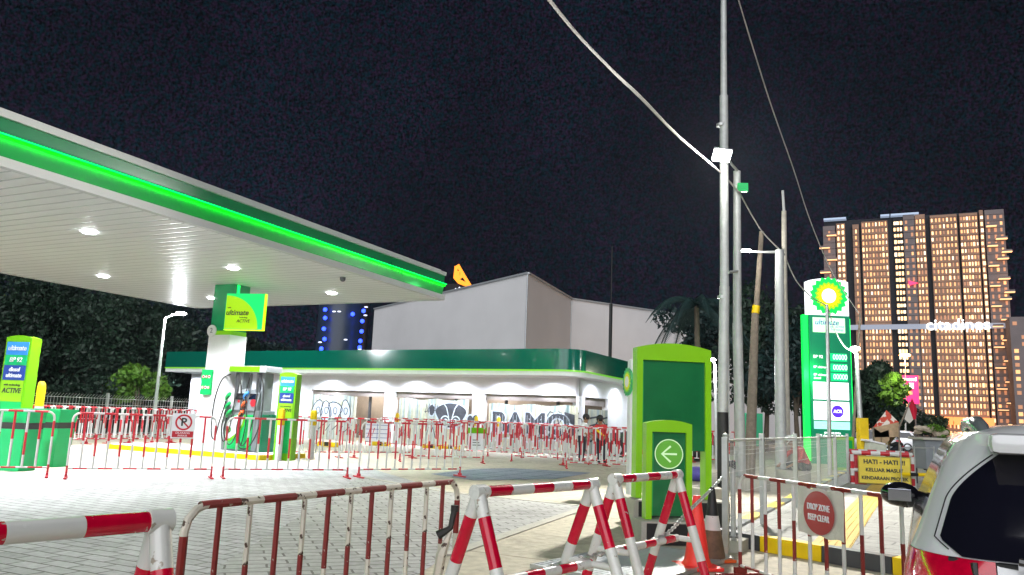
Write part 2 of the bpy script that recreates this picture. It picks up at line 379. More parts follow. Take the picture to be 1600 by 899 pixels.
d1 = (kBn-kAn).normalized(); nn = Vector((-d1.y, d1.x, 0))
kerb(kAn-d1*.25-nn*.09, kBn+d1*.4-nn*.09, 'painted_kerb')
d2 = fl.normalized(); n2 = Vector((-d2.y, d2.x, 0))
kerb(kAn+n2*.09+d2*.3, kAn+fl*1.6+n2*.09, 'painted_side_kerb', .9)
# tactile strip
M['tact'] = mat('yellow_tactile_tiles', (.62, .42, .10), .7, var=.2, vs=3)
b = MB(); o0 = kAn+d1*.95+nn*.02; o1 = o0+d1*.42
b.slab([p[:2] for p in (o0, o1, o1+fl*2, o0+fl*2)], swz, swz+.006)
for k in range(5):
    a = o0+d1*(.05+k*.08)
    b.slab([p[:2] for p in (a, a+d1*.035, a+d1*.035+fl*2, a+fl*2)], swz+.006, swz+.012)
struct(b.build('tactile_strip', 'tact'))
# road to the right, beyond the sidewalk
sheet('road', [(5.2, -8), (60, -8), (60, 70), (26, 70)], .0, 'asphalt')

HAZE = .0001
if HAZE:
    b = MB(); b.bb(-260, 260, -30, 560, -1.2, 150); hz_o = b.build('haze', bpy.data.materials.new('night_haze')); hz_o['kind'] = 'stuff'
    hm = hz_o.data.materials[0]; hm.use_nodes = True; t_ = hm.node_tree; t_.nodes.remove(t_.nodes['Principled BSDF'])
    pv_ = t_.nodes.new('ShaderNodeVolumePrincipled'); pv_.inputs['Color'].default_value = (.8, .88, 1, 1); pv_.inputs['Density'].default_value = HAZE; pv_.inputs['Anisotropy'].default_value = .3
    t_.links.new(pv_.outputs[0], t_.nodes['Material Output'].inputs['Volume'])
# ================================================================== STATION CANOPY
def slatmat():
    m = mat('white_slatted_soffit', (.9, .9, .91), .42, .0, var=.03, vs=.4)
    t = m.node_tree; b = t.nodes['Principled BSDF']; c = [n for n in t.nodes if n.type == 'TEX_COORD'][0]
    sx = t.nodes.new('ShaderNodeSeparateXYZ'); t.links.new(c.outputs['Object'], sx.inputs[0])
    mm = t.nodes.new('ShaderNodeMath'); mm.operation = 'MULTIPLY'; mm.inputs[1].default_value = 1/.3; t.links.new(sx.outputs['Y'], mm.inputs[0])
    fr = t.nodes.new('ShaderNodeMath'); fr.operation = 'FRACT'; t.links.new(mm.outputs[0], fr.inputs[0])
    pp_ = t.nodes.new('ShaderNodeMath'); pp_.operation = 'PINGPONG'; pp_.inputs[1].default_value = .5; t.links.new(fr.outputs[0], pp_.inputs[0])
    mr_ = t.nodes.new('ShaderNodeMapRange'); mr_.interpolation_type = 'SMOOTHSTEP'; mr_.inputs[1].default_value = 0; mr_.inputs[2].default_value = .14; t.links.new(pp_.outputs[0], mr_.inputs[0])
    bp = t.nodes.new('ShaderNodeBump'); bp.inputs['Strength'].default_value = 1; bp.inputs['Distance'].default_value = .03
    t.links.new(mr_.outputs[0], bp.inputs['Height']); t.links.new(bp.outputs[0], b.inputs['Normal'])
    src = b.inputs['Base Color'].links[0].from_socket
    m3 = t.nodes.new('ShaderNodeMapRange'); m3.inputs[1].default_value = 0; m3.inputs[2].default_value = .08; m3.inputs[3].default_value = .55; m3.inputs[4].default_value = 1; t.links.new(pp_.outputs[0], m3.inputs[0])
    v = t.nodes.new('ShaderNodeVectorMath'); v.operation = 'SCALE'; t.links.new(src, v.inputs[0]); t.links.new(m3.outputs[0], v.inputs['Scale'])
    t.links.new(v.outputs[0], b.inputs['Base Color'])
    return m
M['slat'] = slatmat()
M['slat'].node_tree.nodes['Principled BSDF'].inputs['Specular IOR Level'].default_value = .35
M['trim'] = mat('pale_grey_trim', (.66, .67, .67), .5, var=.05, vs=.5)
CZ = 4.75; CW = 10.1; CL = 27; CX, CY = -2.10, 22.98
can = thing('station_canopy', 'huge flat fuel station canopy with white slatted soffit and glowing green strip along its fascia', 'canopy', (CX, CY, 0), -25.43)
b = MB(); b.bb(-CW, 0, -CL, 0, CZ, CZ+.06); b.build('soffit', 'slat', can)
b = MB(); b.bb(-CW+.05, -.05, -CL+.05, -.05, CZ+.064, CZ+.9); b.build('roof_deck', 'trim', can)
FH = .82
def fascia(parent, p0, p1, out, nm, neon=True):
    # local straight run p0->p1 with outward normal out
    p0 = Vector(p0); p1 = Vector(p1); o = Vector(out)
    def band(z0, z1, d0, d1, mtl, name, e=0.0, bottom=True):
        vs = []
        for z, d in ((z0, d0), (z1, d1)):
            for p in (p0, p1): vs.append(p+o*d+Vector((0, 0, z)))
        for z, d in ((z0, -.04), (z1, -.04)):
            for p in (p0, p1): vs.append(p+o*d+Vector((0, 0, z)))
        b = MB(); b.add(vs, [(0, 1, 3, 2), (4, 6, 7, 5), (0, 4, 5, 1), (2, 3, 7, 6), (0, 2, 6, 4), (1, 5, 7, 3)]); return b.build(name, mtl, parent)
    band(CZ-.02, CZ+.12, .10, .11, 'trim', 'lower_trim')
    band(CZ+.122, CZ+.44, -.01, .06, 'fgreen', 'fascia_panel')
    band(CZ+.50, CZ+.715, .055, .06, 'fgreen', 'fascia_panel')
    band(CZ+.717, CZ+FH, .11, .12, 'trim', 'upper_trim')
    band(CZ+.441, CZ+.499, .14, .10, 'fgreen', 'strip_housing')
    b = MB(); q0 = p0+o*.085; q1 = p1+o*.085
    b.path([q0+Vector((0, 0, CZ+.428)), q1+Vector((0, 0, CZ+.428))], .012, 8); b.build('light_strip', 'neon', parent)
    b = MB(); q0 = p0+o*.137; q1 = p1+o*.137
    b.path([q0+Vector((0, 0, CZ+.455)), q1+Vector((0, 0, CZ+.455))], .011, 8); b.build('light_strip_lens', 'neonface', parent)
fascia(can, (0, -CL, 0), (0, .0, 0), (1, 0, 0), 'front')
fascia(can, (-CW, .0, 0), (0, .0, 0), (0, 1, 0), 'end')
fascia(can, (-CW, -CL, 0), (-CW, 0, 0), (-1, 0, 0), 'back')
ri = 0
for yy in (-1.78, -5.7, -9.65, -13.6, -17.5, -21.4, -25.2):
    for xx in (-2.72, -7.5):
        b = MB(); b.lathe([(.02, -.03), (.12, -.035), (.14, -.02), (.15, -.004)], (0, 0, 0), 20); d = b.build('downlight', 'lampc', can, True, (xx, yy, CZ))
        l = lamp('SPOT', 'downlight_lamp', (xx, yy, CZ-.1), 1250, (.93, .97, 1), None, R(128), .5, .15, can)
for xx, yy in ((-.55, -13.1), (-.7, -3.9)):
    b = MB(); b.lathe([(.03, -.11), (.06, -.09), (.075, -.05), (.075, -.0)], n=14); b.build('dome_camera', 'dkgrey', can, True, (xx, yy, CZ-.002))
# pillar (part of the canopy)
PX, PY = -4.95, -3.45
pil = MB(); pil.bb(PX-.38, PX+.38, PY-.3, PY+.3, 3.42, CZ); pil.bb(PX-.385, PX+.385, PY-.305, PY+.305, 3.3, 3.42, 1)
pil.bb(PX-.4, PX+.4, PY-.32, PY+.32, 1.45, 3.3, 2); pil.bb(PX-.52, PX+.5, PY-.36, PY+.36, .14, 1.45, 2)
pil = pil.build('pillar', ['fgreen', 'lime', 'wall'], can)
b = MB(); b.bb(PX+.382, PX+.40, PY-.20, PY-.12, 3.45, CZ-.02); b.build('light_strip', 'neong', pil)
b = MB(); b.cyl((PX-.30, PY-.31, 3.42), (PX-.30, PY-.34, 3.42), .17, n=24); b.build('number_disc', 'wall', pil, True)
text('2', .2, 'grey', pil, (PX-.30, PY-.345, 3.42), name='number')
b = MB(); b.bb(PX-.46, PX-.08, PY-.375, PY-.362, 1.62, 2.32)
b.bb(PX-.46, PX-.08, PY-.335, PY-.322, 1.62, 2.32); lb = b.build('safety_notice', 'mgreen', pil)
for i in range(2):
    for j in range(3):
        b = MB(); cx = PX-.38+j*.11; cz = 2.12-i*.3
        b.cyl((cx, PY-.376, cz), (cx, PY-.382, cz), .045, n=14, mi=0); b.cyl((cx, PY-.382, cz), (cx, PY-.386, cz), .03, n=12, mi=1)
        b.build('pictogram', ['red' if (i+j) % 2 else 'text', 'text' if (i+j) % 2 else 'red'], lb)
# projecting ultimate sign
us = thing('flag_sign', 'square lime and green flag sign reading ultimate, fixed high on the canopy pillar', 'sign', can.matrix_basis @ Vector((PX+.75, PY-.36, 2.95)) if False else (0, 0, 0))
cm = Matrix.Translation((CX, CY, 0)) @ Matrix.Rotation(R(-25.43), 4, 'Z')
us.location = cm @ Vector((PX+.98, PY-.42, 3.42)); us.rotation_euler = (0, 0, R(-12))
b = MB(); b.bb(-.58, .58, -.06, .06, 0, 1.0, bev=.01); b.build('sign_box', mat('lit_green', (.0, .55, .12), .4, em=(0, .75, .16), es=.55), us)
pts = [(-.56, .015)]+[(-.56+1.0*math.cos(a*R(90)/14), .015+.93*math.sin(a*R(90)/14)) for a in range(15)]
b = MB(); b.prism(pts, -.072, -.0615); b.build('lime_quarter', mat('lit_lime', (.28, .6, 0), .4, em=(.5, .85, 0), es=.35), us)
b = MB(); b.bb(.582, .6, -.06, .06, 0, 1.0); b.bb(-.58, .6, -.06, .06, -.02, -.001); b.build('edge_light', mat('lit_lime_edge', (.5, .8, 0), .4, em=(.5, 1, 0), es=1), us)
text('ultimate', .21, 'ink', us, (-.2, -.078, .46), shear=.2, bold=.003); text('with', .06, 'ink', us, (-.45, -.078, .60))
text('ACTIVE', .12, 'ink', us, (-.0, -.078, .23), shear=.2); text('Technology', .055, 'ink', us, (.0, -.078, .33))
# island
isl = thing('pump_island', 'long low white concrete pump island with yellow painted edge', 'pump island', (CX, CY, 0), -25.43)
b = MB(); b.bb(-8.2, -2.55, -4.35, -2.6, 0, .138, bev=.02); b.build('slab', 'wall', isl)
b = MB(); b.bb(-8.23, -2.52, -4.38, -4.352, .0, .13); b.bb(-2.548, -2.52, -4.35, -2.6, .0, .13); b.build('painted_edge', 'yellow', isl)
def Cw(x, y, z=0): return cm @ Vector((x, y, z))

# ------------------------------------------------------------------ fuel dispenser
dp = thing('fuel_dispenser', 'grey and green fuel dispenser with black hoses and lime top beside the canopy pillar', 'fuel pump', Cw(-3.75, -3.45, .14), -25.43)
b = MB(); b.bb(-.62, .5, -.32, .32, 0, 1.1, bev=.02); b.build('cabinet', 'grey', dp)
b = MB(); b.prism([(-.6, .06), (.34, .06), (.34, .98), (-.2, .98), (-.45, .9), (-.6, .5)], -.345, -.322); fp = b.build('front_panel', 'mgreen', dp)
b = MB(); b.prism([(-.58, .30), (-.42, .33), (-.2, .48), (-.02, .72), (.02, .95), (-.2, .955), (-.43, .88), (-.58, .5)], -.352, -.346); b.build('white_swoosh', 'text', fp)
b = MB(); b.prism([(-.59, .24), (-.40, .27), (-.17, .42), (.03, .68), (.09, .95), (.03, .95), (-.02, .72), (-.2, .48), (-.42, .33), (-.59, .30)], -.3515, -.3465); b.build('lime_swoosh', 'lime2', fp)
emblem(.085, fp, (-.47, -.353, .56))
b = MB(); b.bb(.502, .512, -.27, .27, .08, .95); b.build('end_panel', 'grey', dp)
b = MB(); b.cyl((.513, -.02, .86), (.517, -.02, .86), .1, n=18); b.cyl((.3, -.346, 1.3), (.3, -.35, 1.3), .1, n=18)
b.build('warning_disc', 'red', dp)
b = MB(); b.bb(.51, .6, -.26, .26, .0, 1.0, bev=.01); b.build('side_panel', 'dgreen', dp)
for x in (-.42, .34):
    b = MB(); b.bb(x-.13, x+.02, -.2, .2, 1.1, 2.12); b.bb(x+.03, x+.13, -.17, .17, 1.1, 2.12, 1); cc = b.build('hose_column', ['dkgrey', 'grey'], dp)
b = MB(); b.bb(-.38, -.31, -.21, -.202, 1.45, 1.9); b.build('column_label', 'text', cc)
b = MB(); b.bb(-.68, .62, -.32, .32, 2.12, 2.30, bev=.02); tp = b.build('top_sign', 'lgrey', dp)
b = MB(); b.bb(-.69, .4, -.335, -.322, 2.14, 2.28); b.build('lime_panel', mat('lit_lime_top', (.13, .45, 0), .4, em=(.2, .8, .02), es=.15), tp)
for x in (-.27, .22):                    # sloped displays
    rot = Matrix.Rotation(R(-18), 3, 'X')
    b = MB(); b.box((x, -.16, 1.35), (.36, .22, .62), 0, rot, bev=.02); hd = b.build('display_head', 'grey', dp)
    b = MB(); b.box((x, -.272, 1.47), (.27, .012, .16), 0, rot); b.build('screen', 'glass', hd)
    b = MB(); b.box((x-.04, -.247, 1.32), (.25, .012, .1), 0, rot); b.build('keypad', 'grey', hd)
    b = MB(); b.cyl((x, -.30, 1.33), (x, -.285, 1.33), .035, n=12); b.build('round_mark', 'red', hd)
    b = MB(); b.box((x, -.215, 1.18), (.2, .012, .14), 0, rot); b.build('slot', 'black', hd)
noz = [(-.58, 1.45, 'mgreen'), (-.56, 1.2, 'mgreen'), (-.5, 1.0, 'mgreen'), (.06, 1.5, 'blue'), (.02, 1.25, 'orange'), (-.05, 1.0, 'orange')]
for i, (x, z, c) in enumerate(noz):
    b = MB(); b.path([(x-.09, -.36, z-.1), (x-.03, -.4, z-.03), (x+.04, -.4, z+.05), (x+.07, -.37, z+.1)], [.02, .05, .055, .03], 8)
    nzl = b.build('nozzle', c, dp, True)
    b = MB(); b.path([(x-.03, -.42, z-.06), (x+.03, -.47, z-.07), (x+.08, -.43, z+.02)], .012, 6); b.build('trigger', 'black', nzl)
    b = MB(); st = [(x-.09, -.36, z-.12)]
    ctrl = st+[[(-.78, -.42, .75), (-.9, -.42, .3), (-1.06, -.40, .5), (-1.08, -.38, 1.3), (-.9, -.36, 1.9), (-.62, -.33, 2.06)],
        [(-.66, -.44, .6), (-.52, -.46, .24), (-.37, -.44, .6), (-.30, -.42, 1.3), (-.22, -.38, 1.8), (-.34, -.33, 2.1)],
        [(-.55, -.44, .45), (-.3, -.46, .17), (-.1, -.44, .5), (-.06, -.42, 1.3), (-.18, -.38, 1.85), (-.28, -.33, 2.1)],
        [(.0, -.43, 1.0), (.02, -.46, .4), (.13, -.46, .22), (.2, -.44, .9), (.08, -.42, 1.5), (.14, -.36, 2.08)],
        [(-.06, -.43, .8), (.06, -.46, .2), (.3, -.46, .3), (.46, -.44, 1.0), (.46, -.4, 1.7), (.36, -.33, 2.08)],
        [(-.12, -.43, .6), (.0, -.45, .15), (.4, -.46, .15), (.66, -.40, .8), (.62, -.36, 1.7), (.45, -.33, 2.08)]][i]
    P2 = []
    for k in range(len(ctrl)-1):
        p0 = Vector(ctrl[max(k-1, 0)]); p1 = Vector(ctrl[k]); p2 = Vector(ctrl[k+1]); p3 = Vector(ctrl[min(k+2, len(ctrl)-1)])
        for j in range(5):
            t_ = j/5; P2.append(.5*((2*p1)+(p2-p0)*t_+(2*p0-5*p1+4*p2-p3)*t_**2+(3*p1-p0-3*p2+p3)*t_**3))
    P2.append(Vector(ctrl[-1]))
    b.path(P2, .017, 6); b.build('hose', 'rubber', dp, True)
# lime edged panel behind the pump
lp = thing('narrow_sign', 'slim lime green panel standing just behind the fuel dispenser', 'sign', Cw(-2.95, -2.75, .14), -25.43)
b = MB(); b.bb(-.14, .14, -.05, .05, 0, 1.35, bev=.02); b.build('panel', 'lime2', lp)
b = MB(); b.bb(-.09, .09, -.058, -.051, .1, 1.2); b.build('face', 'mgreen', lp)

# ------------------------------------------------------------------ product pylons
def pylon(loc, rz, label, sw=1.0, sh=2.27, big=False):
    t = thing('product_pylon', label, 'sign pylon', loc, rz, 'fuel grade pylons on the forecourt')
    w_ = .5*sw
    b = MB(); b.prism(arch(w_, sh, .05), -.13, .13); b.build('frame', 'lime2', t)
    b = MB(); b.bb(-w_/2+.05, w_/2-.05, -.142, -.132, .18, sh*.62); b.build('green_face', 'mgreen', t)
    z = sh*.95
    for (h_, m_, tx, c) in ((.24, 'blue', 'ultimate', 'text'), (.18, 'sgreen', 'BP 92', 'text'), (.27, 'navy', 'diesel\nultimate', 'text'), (.38, 'slime', 'ACTIVE', 'ink')):
        h_ *= sh/2.27
        b = MB(); b.bb(-w_/2+.05, w_/2-.05, -.146, -.1335, z-h_, z-.008); pn = b.build('grade_panel', m_, t)
        s_ = .115*sw*(1 if tx != 'BP 92' else .95)
        text(tx, s_*(.85 if 'diesel' in tx else 1), c, pn, (0, -.151, z-h_/2-.0), sx=.95, shear=.15, bold=.002)
        if c == 'ink': text('with technology', .05*sw, c, pn, (0, -.151, z-h_*.22))
        z -= h_
    return t
pylon(Cw(-2.27, -3.75, 0), -14, 'narrow lime pylon listing fuel grades, standing beside the fuel dispenser')
pylon(AT(14, 700, 16.2)*Vector((1, 1, 0)), -12, 'tall lime pylon listing fuel grades behind the green bins at far left', 1.25, 2.62)
# bollards
def bollard(p, label, h=1.32):
    t = thing('bollard', label, 'bollard', p, 0, 'yellow topped steel bollards')
    b = MB(); b.lathe([(.085, 0), (.085, h*.68)], n=16); b.build('post', 'wall', t, True)
    b = MB(); b.lathe([(.09, h*.68), (.09, h*.92), (.07, h*.98), (.03, h)], n=16); b.build('cap', 'yellow', t, True)
bollard(Cw(-2.2, -4.05), 'yellow topped white bollard left of the narrow lime pylon')
bollard(G(485, 717), 'yellow topped white bollard right of the narrow lime pylon')
bollard(AT(52, 700, 17.4)*Vector((1, 1, 0)), 'yellow topped bollard rising behind the green bins', 1.72)
# green bins
def bin_(p, rz, label):
    t = thing('waste_bin', label, 'waste bin', p, rz, 'green waste bins by the left forecourt')
    def ring(w_, d_, z): return [(-w_, -d_, z), (w_, -d_, z), (w_, d_, z), (-w_, d_, z)]
    def fr(z0, z1, w0, w1, m_, nm):
        b = MB(); b.add(ring(w0, w0*.85, z0)+ring(w1, w1*.85, z1), [(3, 2, 1, 0), (4, 5, 6, 7), (0, 1, 5, 4), (1, 2, 6, 5), (2, 3, 7, 6), (3, 0, 4, 7)]); return b.build(nm, m_, t)
    fr(0, .76, .235, .275, M['bing'], 'body'); fr(.762, .88, .27, .28, 'black', 'band'); fr(.882, 1.14, .285, .30, M['bing'], 'lid')
    b = MB(); b.bb(-.2, .2, -.33, -.312, 1.0, 1.04); b.build('handle', 'mgreen', t)
M['bing'] = mat('green_bin_plastic', (.0, .40, .12), .4, var=.1, vs=2)
bin_(G(24, 735), -10, 'green waste bin with black band at the left edge of the photo')
bin_(G(77, 729), -10, 'green waste bin with black band, right of the two behind the barrier')

# ================================================================== SHOP
SA = -29; SC = Vector((2.41, 27.69, 0))
sm = Matrix.Translation(SC) @ Matrix.Rotation(R(SA), 4, 'Z'); smi = sm.inverted()
def SX(px, py, yl=0):       # photo column -> local x on a plane parallel to the shop front at local depth yl
    p = HIT(px, py, sm @ Vector((0, yl, 0)), SA); l = smi @ p; return l.x, l.z
shop = thing('shop_building', 'long white single storey shop under a deep green fascia, behind the forecourt', 'shop', SC, SA)
FZ = 3.0
xl = SX(258, 575)[0]
M['fasc2'] = mat('dark_green_fascia', (.0, .12, .08), .16, var=.05, vs=.8, coat=.4)
b = MB()
rr = .9
out = [(xl, 0)]+[(-rr+rr*math.sin(R(a)), rr-rr*math.cos(R(a))) for a in range(0, 91, 10)]+[(-.6, 14), (xl, 14)]
def inset(pts, d): return pts
b.slab(out, FZ+.10, FZ+.86); b.build('fascia', 'fasc2', shop, True)
b = MB(); b.slab([(x*1.0+(0.02 if x > -1 else 0), y-.02) for x, y in out], FZ+.04, FZ+.10); b.build('lime_edge', mat('lime_edge', (.25, .6, .05), .4, em=(.2, .8, .05), es=.25), shop)
b = MB(); b.slab([(x-.02 if x > -1 else x, y+.03) for x, y in out], FZ-.12, FZ+.04); b.build('overhang_soffit', 'wall', shop)
WY = 1.75
x_wl = SX(298, 600, WY)[0]
ops = [(487, 601), (617, 738), (757, 905)]
ox = [(SX(a, 615, WY)[0], SX(c, 620, WY)[0]) for a, c in ops]
ZT = 2.22
xr = -.75
b = MB(); prev = x_wl
for i, (a, c) in enumerate(ox):
    b.bb(prev, a, WY, WY+.25, 0, FZ-.12); b.bb(a, c, WY, WY+.25, ZT, FZ-.12); prev = c
b.bb(prev, xr, WY, WY+.25, 0, FZ-.12)
# side wall with one opening
sy0 = WY+.25
b.bb(xr-.25, xr, sy0, sy0+.6, 0, FZ-.12); b.bb(xr-.25, xr, sy0+.6, sy0+3.0, ZT, FZ-.12); b.bb(xr-.25, xr, sy0+3.0, 13.5, 0, FZ-.12)
b.bb(x_wl, x_wl+.25, sy0, 13.5, 0, FZ-.12); b.bb(x_wl, xr, 13.5, 13.7, 0, FZ-.12)
b.build('wall', 'wall', shop)
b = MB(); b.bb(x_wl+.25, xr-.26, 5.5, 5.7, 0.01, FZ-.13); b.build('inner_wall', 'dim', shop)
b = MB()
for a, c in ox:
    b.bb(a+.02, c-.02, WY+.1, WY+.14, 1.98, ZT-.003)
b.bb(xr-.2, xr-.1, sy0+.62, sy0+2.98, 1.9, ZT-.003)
b.build('interior_stand_in', 'dim', shop)  # boxes in a dull tone stand in for the dim interior above the boards
b = MB()
for (a, c) in ox:
    for k in (.2, .75):
        x = a+(c-a)*k; b.bb(x-.05, x+.05, WY+.3, WY+.4, 0, FZ-.14)
b.build('inner_column', 'dkgrey', shop)
for i, px in enumerate((300, 372, 440, 512, 580, 645, 712, 786, 860)):
    x = SX(px, 585, WY-.35)[0]
    b = MB(); b.lathe([(.02, -.02), (.06, -.02), (.07, -.003)], n=12); b.build('downlight', 'lampc', shop, True, (x, WY-.62, FZ-.12))
    lamp('SPOT', 'shop_downlight_lamp', (x, WY-.62, FZ-.16), 300, (.80, .85, 1), None, R(160), .9, .04, shop)
for yy in (3.2, 5.8, 8.4, 11):  # side downlights added to brighten the side wall
    b = MB(); b.lathe([(.02, -.02), (.06, -.02), (.07, -.003)], n=12); b.build('downlight', 'lampc', shop, True, (-.3, yy, FZ-.12))
    lamp('SPOT', 'shop_downlight_lamp', (-.22, yy, FZ-.16), 150, (.80, .85, 1), None, R(165), .9, .04, shop)
for i, yy in enumerate((4.5, 8)):
    lamp('POINT', 'interior_bulb', (-6 - i*7, 4.2, 2.5), 200, (1, .9, .75), parent=shop)
# wall notices
b = MB(); xx = SX(438, 630, WY)[0]
b.cyl((xx, WY-.012, 1.9), (xx, WY-.002, 1.9), .1, n=14); b.cyl((xx, WY-.012, 1.6), (xx, WY-.002, 1.6), .1, n=14); b.build('round_notice', 'red', shop)
# hoardings with graffiti
def sheetmat(name, col, vs):
    m = mat(name, col, .35, .45, var=.25, vs=3)
    t = m.node_tree; b = t.nodes['Principled BSDF']; src = b.inputs['Base Color'].links[0].from_socket
    c = [n for n in t.nodes if n.type == 'TEX_COORD'][0]
    mp = t.nodes.new('ShaderNodeMapping'); mp.inputs['Scale'].default_value = (vs, vs, .15); t.links.new(c.outputs['Object'], mp.inputs[0])
    n = t.nodes.new('ShaderNodeTexNoise'); n.inputs['Scale'].default_value = 1; n.inputs['Detail'].default_value = 4; t.links.new(mp.outputs[0], n.inputs[0])
    cr_ = t.nodes.new('ShaderNodeValToRGB'); e = cr_.color_ramp.elements
    e[0].position = .3; e[0].color = (.25, .36, .36, 1); e[1].position = .72; e[1].color = (.95, .97, .95, 1)
    a = e.new(.45); a.color = (.62, .68, .68, 1); a = e.new(.55); a.color = (.75, .72, .52, 1)
    t.links.new(n.outputs[0], cr_.inputs[0])
    v = t.nodes.new('ShaderNodeVectorMath'); v.operation = 'MULTIPLY'; t.links.new(src, v.inputs[0]); t.links.new(cr_.outputs[0], v.inputs[1]); t.links.new(v.outputs[0], b.inputs['Base Color'])
    return m
M['sheet'] = sheetmat('corrugated_sheet', (.85, .87, .87), 7)
def ribbon(b, pts, wd, y, mi=0, closed=False):
    n = len(pts); L, Rr = [], []
    for i in range(n):
        p = Vector(pts[i]); a = Vector(pts[(i-1) % n] if closed or i > 0 else pts[i]); c = Vector(pts[(i+1) % n] if closed or i < n-1 else pts[i])
        d = (c-a); d = d.normalized() if d.length > 1e-6 else Vector((1, 0)); q_ = Vector((-d.y, d.x))*wd/2
        L.append(p+q_); Rr.append(p-q_)
    vs = [(v.x, y, v.y) for v in L]+[(v.x, y, v.y) for v in Rr]
    rng = range(n if closed else n-1)
    b.add(vs, [(i, (i+1) % n, n+(i+1) % n, n+i) for i in rng], mi)
def blob(cx, cz, rx, rz_, wob=.12, n=28, ph=0):
    return [(cx+rx*(1+wob*math.sin(3*a+ph)+.5*wob*math.sin(5*a+2*ph))*math.cos(a), cz+rz_*(1+wob*math.cos(2*a+ph))*math.sin(a)) for a in [2*math.pi*k/n for k in range(n)]]
def hoard(x0, x1, yl, z1, label, style, seed):
    rnd = random.Random(seed)
    t = thing('hoarding_panel', label, 'hoarding', sm @ Vector(((x0+x1)/2, yl, 0)), SA, 'graffitied metal hoardings in front of the shop')
    w_ = (x1-x0)/2; b = MB(); n = int((x1-x0)/.05)
    vs = []; 
    for k in range(n+1):
        x = -w_+2*w_*k/n; y = .018*math.sin(k*1.5708)
        vs += [(x, y, .03), (x, y, z1+.03*math.sin(k*.21))]
    fs = [(2*k, 2*k+2, 2*k+3, 2*k+1) for k in range(n)]; b.add(vs, fs); b.build('sheet', 'sheet', t)
    b = MB(); b.bb(-w_, w_, .03, .08, .5, .56); b.bb(-w_, w_, .03, .08, z1-.3, z1-.24); b.build('batten', 'wood', t)
    b = MB()
    if style == 'outline':
        x = -w_+.45
        while x < w_-.3:
            r = rnd.uniform(.28, .42); bl = blob(x, 1.25+rnd.uniform(-.1, .1), r, .42, .15, ph=rnd.random()*6)
            b.add([(p[0], -.024, p[1]) for p in bl], [tuple(range(len(bl)))], 1)
            ribbon(b, bl, .045, -.030, 0, True); ribbon(b, blob(x+.03, 1.3, .1, .16, .1, 14), .035, -.033, 0, True); x += r*1.65
        for k in range(4):
            ribbon(b, [(-w_+.2+k*.8, .4), (-w_+.5+k*.8, .75), (-w_+.45+k*.8, .35), (-w_+.9+k*.8, .7)], .04, -.03, 0)
    elif style == 'creature':
        cx = w_*.52
        b.add([(p[0], -.022, p[1]) for p in blob(cx, 1.3, .78, .62, .1)], [tuple(range(28))], 1)
        b.add([(p[0], -.027, p[1]) for p in blob(cx, 1.3, .7, .55, .1)], [tuple(range(28))], 0)
        for s_ in (-.26, .26):
            ribbon(b, blob(cx+s_, 1.05, .2, .22, .03), .05, -.033, 1, True); ribbon(b, blob(cx+s_*.9, 1.05, .08, .1, .02, 12), .03, -.034, 1, True)
            ribbon(b, [(cx+s_*.3, 1.2), (cx+s_*.8, 1.6), (cx+s_*1.6, 1.85)], .045, -.033, 1)
        for s_ in (-.95, .95, 1.2):
            b.add([(p[0], -.022, p[1]) for p in blob(cx+s_, 1.1+.2*abs(s_-1), .17, .3, .1)], [tuple(range(28))], 1)
            b.add([(p[0], -.027, p[1]) for p in blob(cx+s_, 1.1+.2*abs(s_-1), .12, .24, .1)], [tuple(range(28))], 0)
        x = -.35
        for k in range(5): ribbon(b, [(x+k*.14, 1.35), (x+.05+k*.14, 1.75), (x+.11+k*.14, 1.45), (x+.18+k*.14, 1.6)], .03, -.03, 0)
        ribbon(b, [(x-.05, 1.42), (x+.9, 1.5)], .03, -.031, 0)
        for k in range(5):
            x = -w_+rnd.random()*w_; ribbon(b, [(x, .3), (x+.15, .8), (x+.3, .35)], .035, -.03, 0)
    else:
        x0_ = -w_+.1+1.75
        for wd_, m_, y_ in ((.085, 'gwhite', -.028), (.035, 'gpaint', -.036)):
            q_ = text('BAMO', 1.08, m_, t, (x0_, y_, 1.08), bold=wd_, ext=.002, sx=1.12, name='graffiti_letters')
        for k in range(22):
            x = -w_+.2+k*.155; ribbon(b, [(x, .62), (x, 1.42)], .012, -.0395, 1)
        ribbon(b, [(-w_+.1, .35), (-w_+.9, .52), (-w_+1.8, .40), (-w_+2.9, .55), (-w_+3.5, .42)], .05, -.03, 1)
        for k in range(3):
            x = w_*.38+k*.42
            ribbon(b, [(x+.22*math.cos(a*.9)+a*.05, 1.35-.1*k+.25*math.sin(a*.9)) for a in range(10)], .04, -.03, 0)
            ribbon(b, [(x-.2+.35*math.cos(a*1.1)+a*.04, .75+.22*math.sin(a*1.3)) for a in range(12)], .045, -.031, 0)
        b.add([(w_-.55, -.03, .9), (w_-.12, -.03, .75), (w_-.12, -.03, 1.5), (w_-.55, -.03, 1.6)], [(0, 1, 2, 3)], 0)
        ribbon(b, [(w_-.53, 1.2), (w_-.14, 1.05)], .12, -.034, 1)
    b.build('graffiti', ['gpaint', 'gwhite'], t)
M['gpaint'] = mat('blue_black_spray', (.05, .055, .07), .6, var=.5, vs=8); M['gwhite'] = mat('pale_spray', (.62, .7, .8), .6, var=.2, vs=8)
hx = lambda px: SX(px, 650, WY-.06)[0]
hoard(hx(486), hx(557), WY-.12, 1.98, 'graffitied sheet hoarding with outlined bubble letters, leftmost, behind the fuel pump', 'outline', 1)
hoard(hx(624), hx(733), WY-.12, 1.93, 'graffitied sheet hoarding with a dark round eyed doodle in the middle opening', 'creature', 2)
hoard(hx(765), hx(904), WY-.12, 1.83, 'widest graffitied sheet hoarding with big dark bubble letters, right opening', 'bubble', 3)
